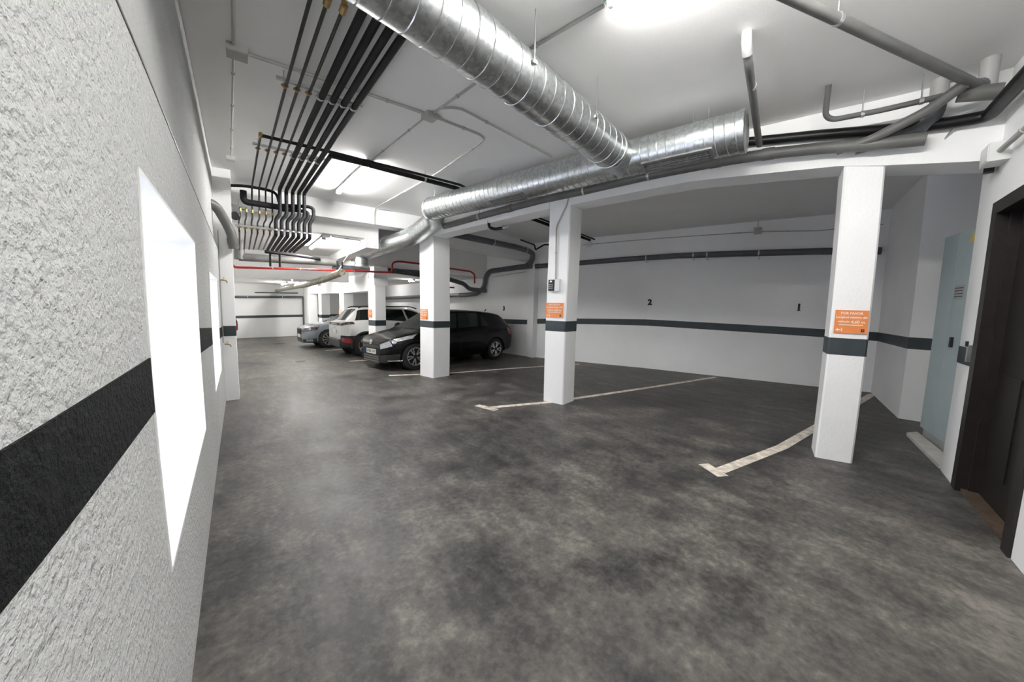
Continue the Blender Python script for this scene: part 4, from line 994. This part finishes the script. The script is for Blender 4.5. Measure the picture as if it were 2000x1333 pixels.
hatch = dict(x=(-2.13, 2.0), wr=.325, axles=(1.32, -1.31), H=1.47, paint='car_black', spokes=5, twin=.20, gap=.035,
    hw=[(-2.13, .70), (-2.05, .80), (-1.8, .865), (-1.3, .893), (0, .895), (1.2, .893), (1.55, .865), (1.78, .79), (1.92, .66), (2.0, .46)],
    zbot=[(-2.13, .34), (-1.9, .25), (-1.3, .20), (1.3, .18), (1.9, .18), (2.15, .20)],
    ztop=[(-2.13, .95), (-2.08, 1.04), (-1.98, 1.14), (-1.80, 1.30), (-1.62, 1.385), (-1.2, 1.44), (-.5, 1.472), (0, 1.468), (.28, 1.41), (.62, 1.23), (1.06, .985), (1.14, .955), (1.5, .88), (1.8, .78), (1.95, .69), (2.0, .64)],
    belt=[(-2.13, .88), (-1.8, .97), (-1.2, .975), (.2, .93), (1.0, .90), (1.5, .82), (1.9, .72), (2.15, .60)],
    roofhw=[(-2.13, .60), (-1.7, .56), (-1.0, .585), (0, .60), (.3, .60), (.7, .66), (1.1, .74), (1.7, .72), (2.0, .62), (2.15, .50)],
    crown=[(-2.13, .03), (-1, .05), (.3, .05), (1.0, .04), (2.15, .03)],
    windows=[((.10, -.02), (.92, .42)), ((-1.08, -.90), (.03, -.08))],
    screen=((.50, .24), (1.06, 1.10)), rear_screen=((-1.99, -2.03), (-1.76, -1.72)),
    mirror=(.80, 1.0), handles=(.05, -.90), shuts=(.95, .0, -.95), detail=hatch_detail)
make_car(hatch, R(188), (4.186, 8.314), 'black hatchback parked nose out behind the thick pillar', 'hatchback_car')

def suv_detail(root, surf, nrm, patch, patch2, S):
    X0 = S['x'][0]; X1 = S['x'][1]
    for sd in (1, -1):
        tl = patch('tail_lamp', 'smoke_lens', sd, .575, .655, (X0+.003, X0+.003), (X0+.36, X0+.30), .008)
        patch('reflector', 'red_lens', sd, .24, .33, (X0+.02, X0+.02), (X0+.30, X0+.26), .016)
        patch('bumper_cladding', 'trim_black', sd, .02, .385, (X0+.0, X0+.0), (X0+.58, X0+.48), .010)
        patch('sill_cladding', 'trim_black', sd, .05, .25, (-.85, -.90), (.90, .92), .010)
        patch('head_lamp', 'lens', sd, .50, .62, (X1-.30, X1-.32), (X1-.01, X1-.01), .006)
        m = MB(); m.tube([(-1.45, .56*sd, S['H']-.06), (-1.35, .575*sd, S['H']-.005), (.2, .585*sd, S['H']+.015), (.42, .58*sd, S['H']-.05)], .018, 8, .08); m.build('roof_rail', 'trim_black', root, local=True)
    lbox('tailgate_panel', 'trim_black', root, (X0+.004, 0, .985), (.03, 1.15, .075))
    for k in range(7): lbox('tailgate_letter', 'chrome', root, (X0-.013, -.30+.10*k, .985), (.006, .055, .03))
    lbox('bumper_step', 'chrome', root, (X0-.015, 0, .52), (.06, 1.2, .03))
    lbox('rear_bumper', 'trim_black', root, (X0-.005, 0, .42), (.05, 1.34, .24))
    number_plate(root, X0-.012, .76, -1, '')
    lbox('emblem', 'chrome', root, (X0-.008, 0, .89), (.02, .08, .08))
suv = dict(x=(-2.0, 2.18), wr=.345, axles=(1.28, -1.32), H=1.53, paint='car_white', spokes=5, twin=0, spoke_w=(.05, .075), gap=.05, lip=.030, arch_mat='trim_black', handle_mat='car_white',
    hw=[(-2.0, .70), (-1.94, .79), (-1.75, .86), (-1.3, .90), (0, .895), (1.3, .90), (1.8, .86), (2.05, .76), (2.18, .62)],
    zbot=[(-2.0, .33), (-1.8, .25), (1.3, .24), (2.18, .26)],
    ztop=[(-2.0, 1.02), (-1.96, 1.05), (-1.86, 1.10), (-1.76, 1.20), (-1.56, 1.43), (-1.42, 1.50), (-.7, 1.535), (0, 1.53), (.3, 1.47), (.65, 1.27), (1.02, 1.06), (1.12, 1.03), (1.7, .96), (2.05, .86), (2.18, .76)],
    belt=[(-2.12, .96), (-1.8, 1.06), (-1.2, 1.08), (.2, 1.0), (1.0, .97), (1.7, .90), (2.18, .72)],
    roofhw=[(-2.12, .62), (-1.7, .57), (-1, .60), (.2, .61), (.7, .68), (1.1, .75), (1.8, .72), (2.18, .52)],
    crown=[(-2.12, .03), (-1, .05), (.3, .05), (1.0, .04), (2.18, .03)],
    windows=[((.05, -.05), (.84, .40)), ((-.90, -.85), (-.02, -.11)), ((-1.62, -1.50), (-.90, -.85))],
    screen=((.52, .26), (1.0, 1.05)), rear_screen=((-1.83, -1.86), (-1.53, -1.50)),
    mirror=(.72, 1.05), handles=(.0, -.95), shuts=(.95, -.06, -1.0), detail=suv_detail)
make_car(suv, R(2), (4.06, 11.10), 'white crossover car with black trim parked nose in', 'crossover_car')

def saloon_detail(root, surf, nrm, patch, patch2, S):
    X1 = S['x'][1]; X0 = S['x'][0]
    for sd in (1, -1):
        h1 = patch('headlamp', 'smoke_lens', sd, .52, .64, (X1-.45, X1-.55), (X1-.04, X1-.03), .006)
        p = surf(X1-.22, .58, sd); m = MB(); m.lathe(p, nrm(X1-.22, .58, sd), [(0, .05), (.015, .05), (.016, .02)], 14); m.build('lamp_reflector', 'lens', h1, local=True)
        patch('fog_lamp', 'lens', sd, .17, .25, (X1-.32, X1-.30), (X1-.12, X1-.10), .008)
        patch('air_vent', 'trim_black', sd, .14, .27, (X1-.44, X1-.42), (X1-.02, X1-.02), .005)
        patch('tail_lamp', 'red_lens', sd, .50, .62, (X0+.01, X0+.01), (X0+.3, X0+.34), .005)
    gm = lbox('grille', 'trim_black', root, (X1-.0, 0, .60), (.03, .78, .20))
    for k in range(11): lbox('grille_bar', 'pvc_mid', gm, (X1+.017, -.35+.07*k, .60), (.008, .012, .18))
    lbox('grille_surround', 'chrome', gm, (X1+.0, 0, .71), (.04, .82, .018))
    lbox('lower_intake', 'trim_black', root, (X1-.008, 0, .30), (.03, .90, .12))
    number_plate(root, X1+.012, .44, 1, '')
saloon = dict(x=(-2.42, 2.28), wr=.335, axles=(1.45, -1.39), H=1.47, paint='car_grey', spokes=10, twin=.07, spoke_w=(.012, .018), gap=.035,
    hw=[(-2.42, .70), (-2.3, .82), (-2.0, .88), (-1.3, .93), (0, .93), (1.4, .93), (1.85, .89), (2.08, .79), (2.22, .66), (2.28, .50)],
    zbot=[(-2.42, .35), (-2, .24), (1.3, .19), (2.2, .19), (2.42, .22)],
    ztop=[(-2.42, .98), (-2.3, 1.07), (-1.9, 1.13), (-1.3, 1.33), (-.8, 1.43), (-.2, 1.475), (.1, 1.46), (.4, 1.39), (.8, 1.2), (1.2, 1.0), (1.3, .97), (1.8, .88), (2.08, .79), (2.22, .72), (2.28, .68)],
    belt=[(-2.42, .90), (-2, .99), (-1.2, .98), (.2, .95), (1.1, .92), (1.7, .84), (2.1, .75), (2.42, .62)],
    roofhw=[(-2.42, .60), (-1.7, .58), (-1, .58), (0, .60), (.4, .61), (.9, .68), (1.3, .76), (2.0, .72), (2.42, .46)],
    crown=[(-2.42, .03), (-1, .05), (.3, .05), (1.2, .035), (2.42, .03)],
    windows=[((.20, .08), (1.08, .52)), ((-.85, -.75), (.13, .02)), ((-1.4, -1.1), (-.92, -.82))],
    screen=((.62, .34), (1.2, 1.26)), rear_screen=((-1.95, -2.0), (-1.2, -1.1)),
    mirror=(.95, 1.03), handles=(.1, -.85), shuts=(1.1, .06, -.9), detail=saloon_detail)
make_car(saloon, R(182), (3.79, 14.16), 'blue grey saloon car with silver multi spoke wheels, farthest car', 'saloon_car')
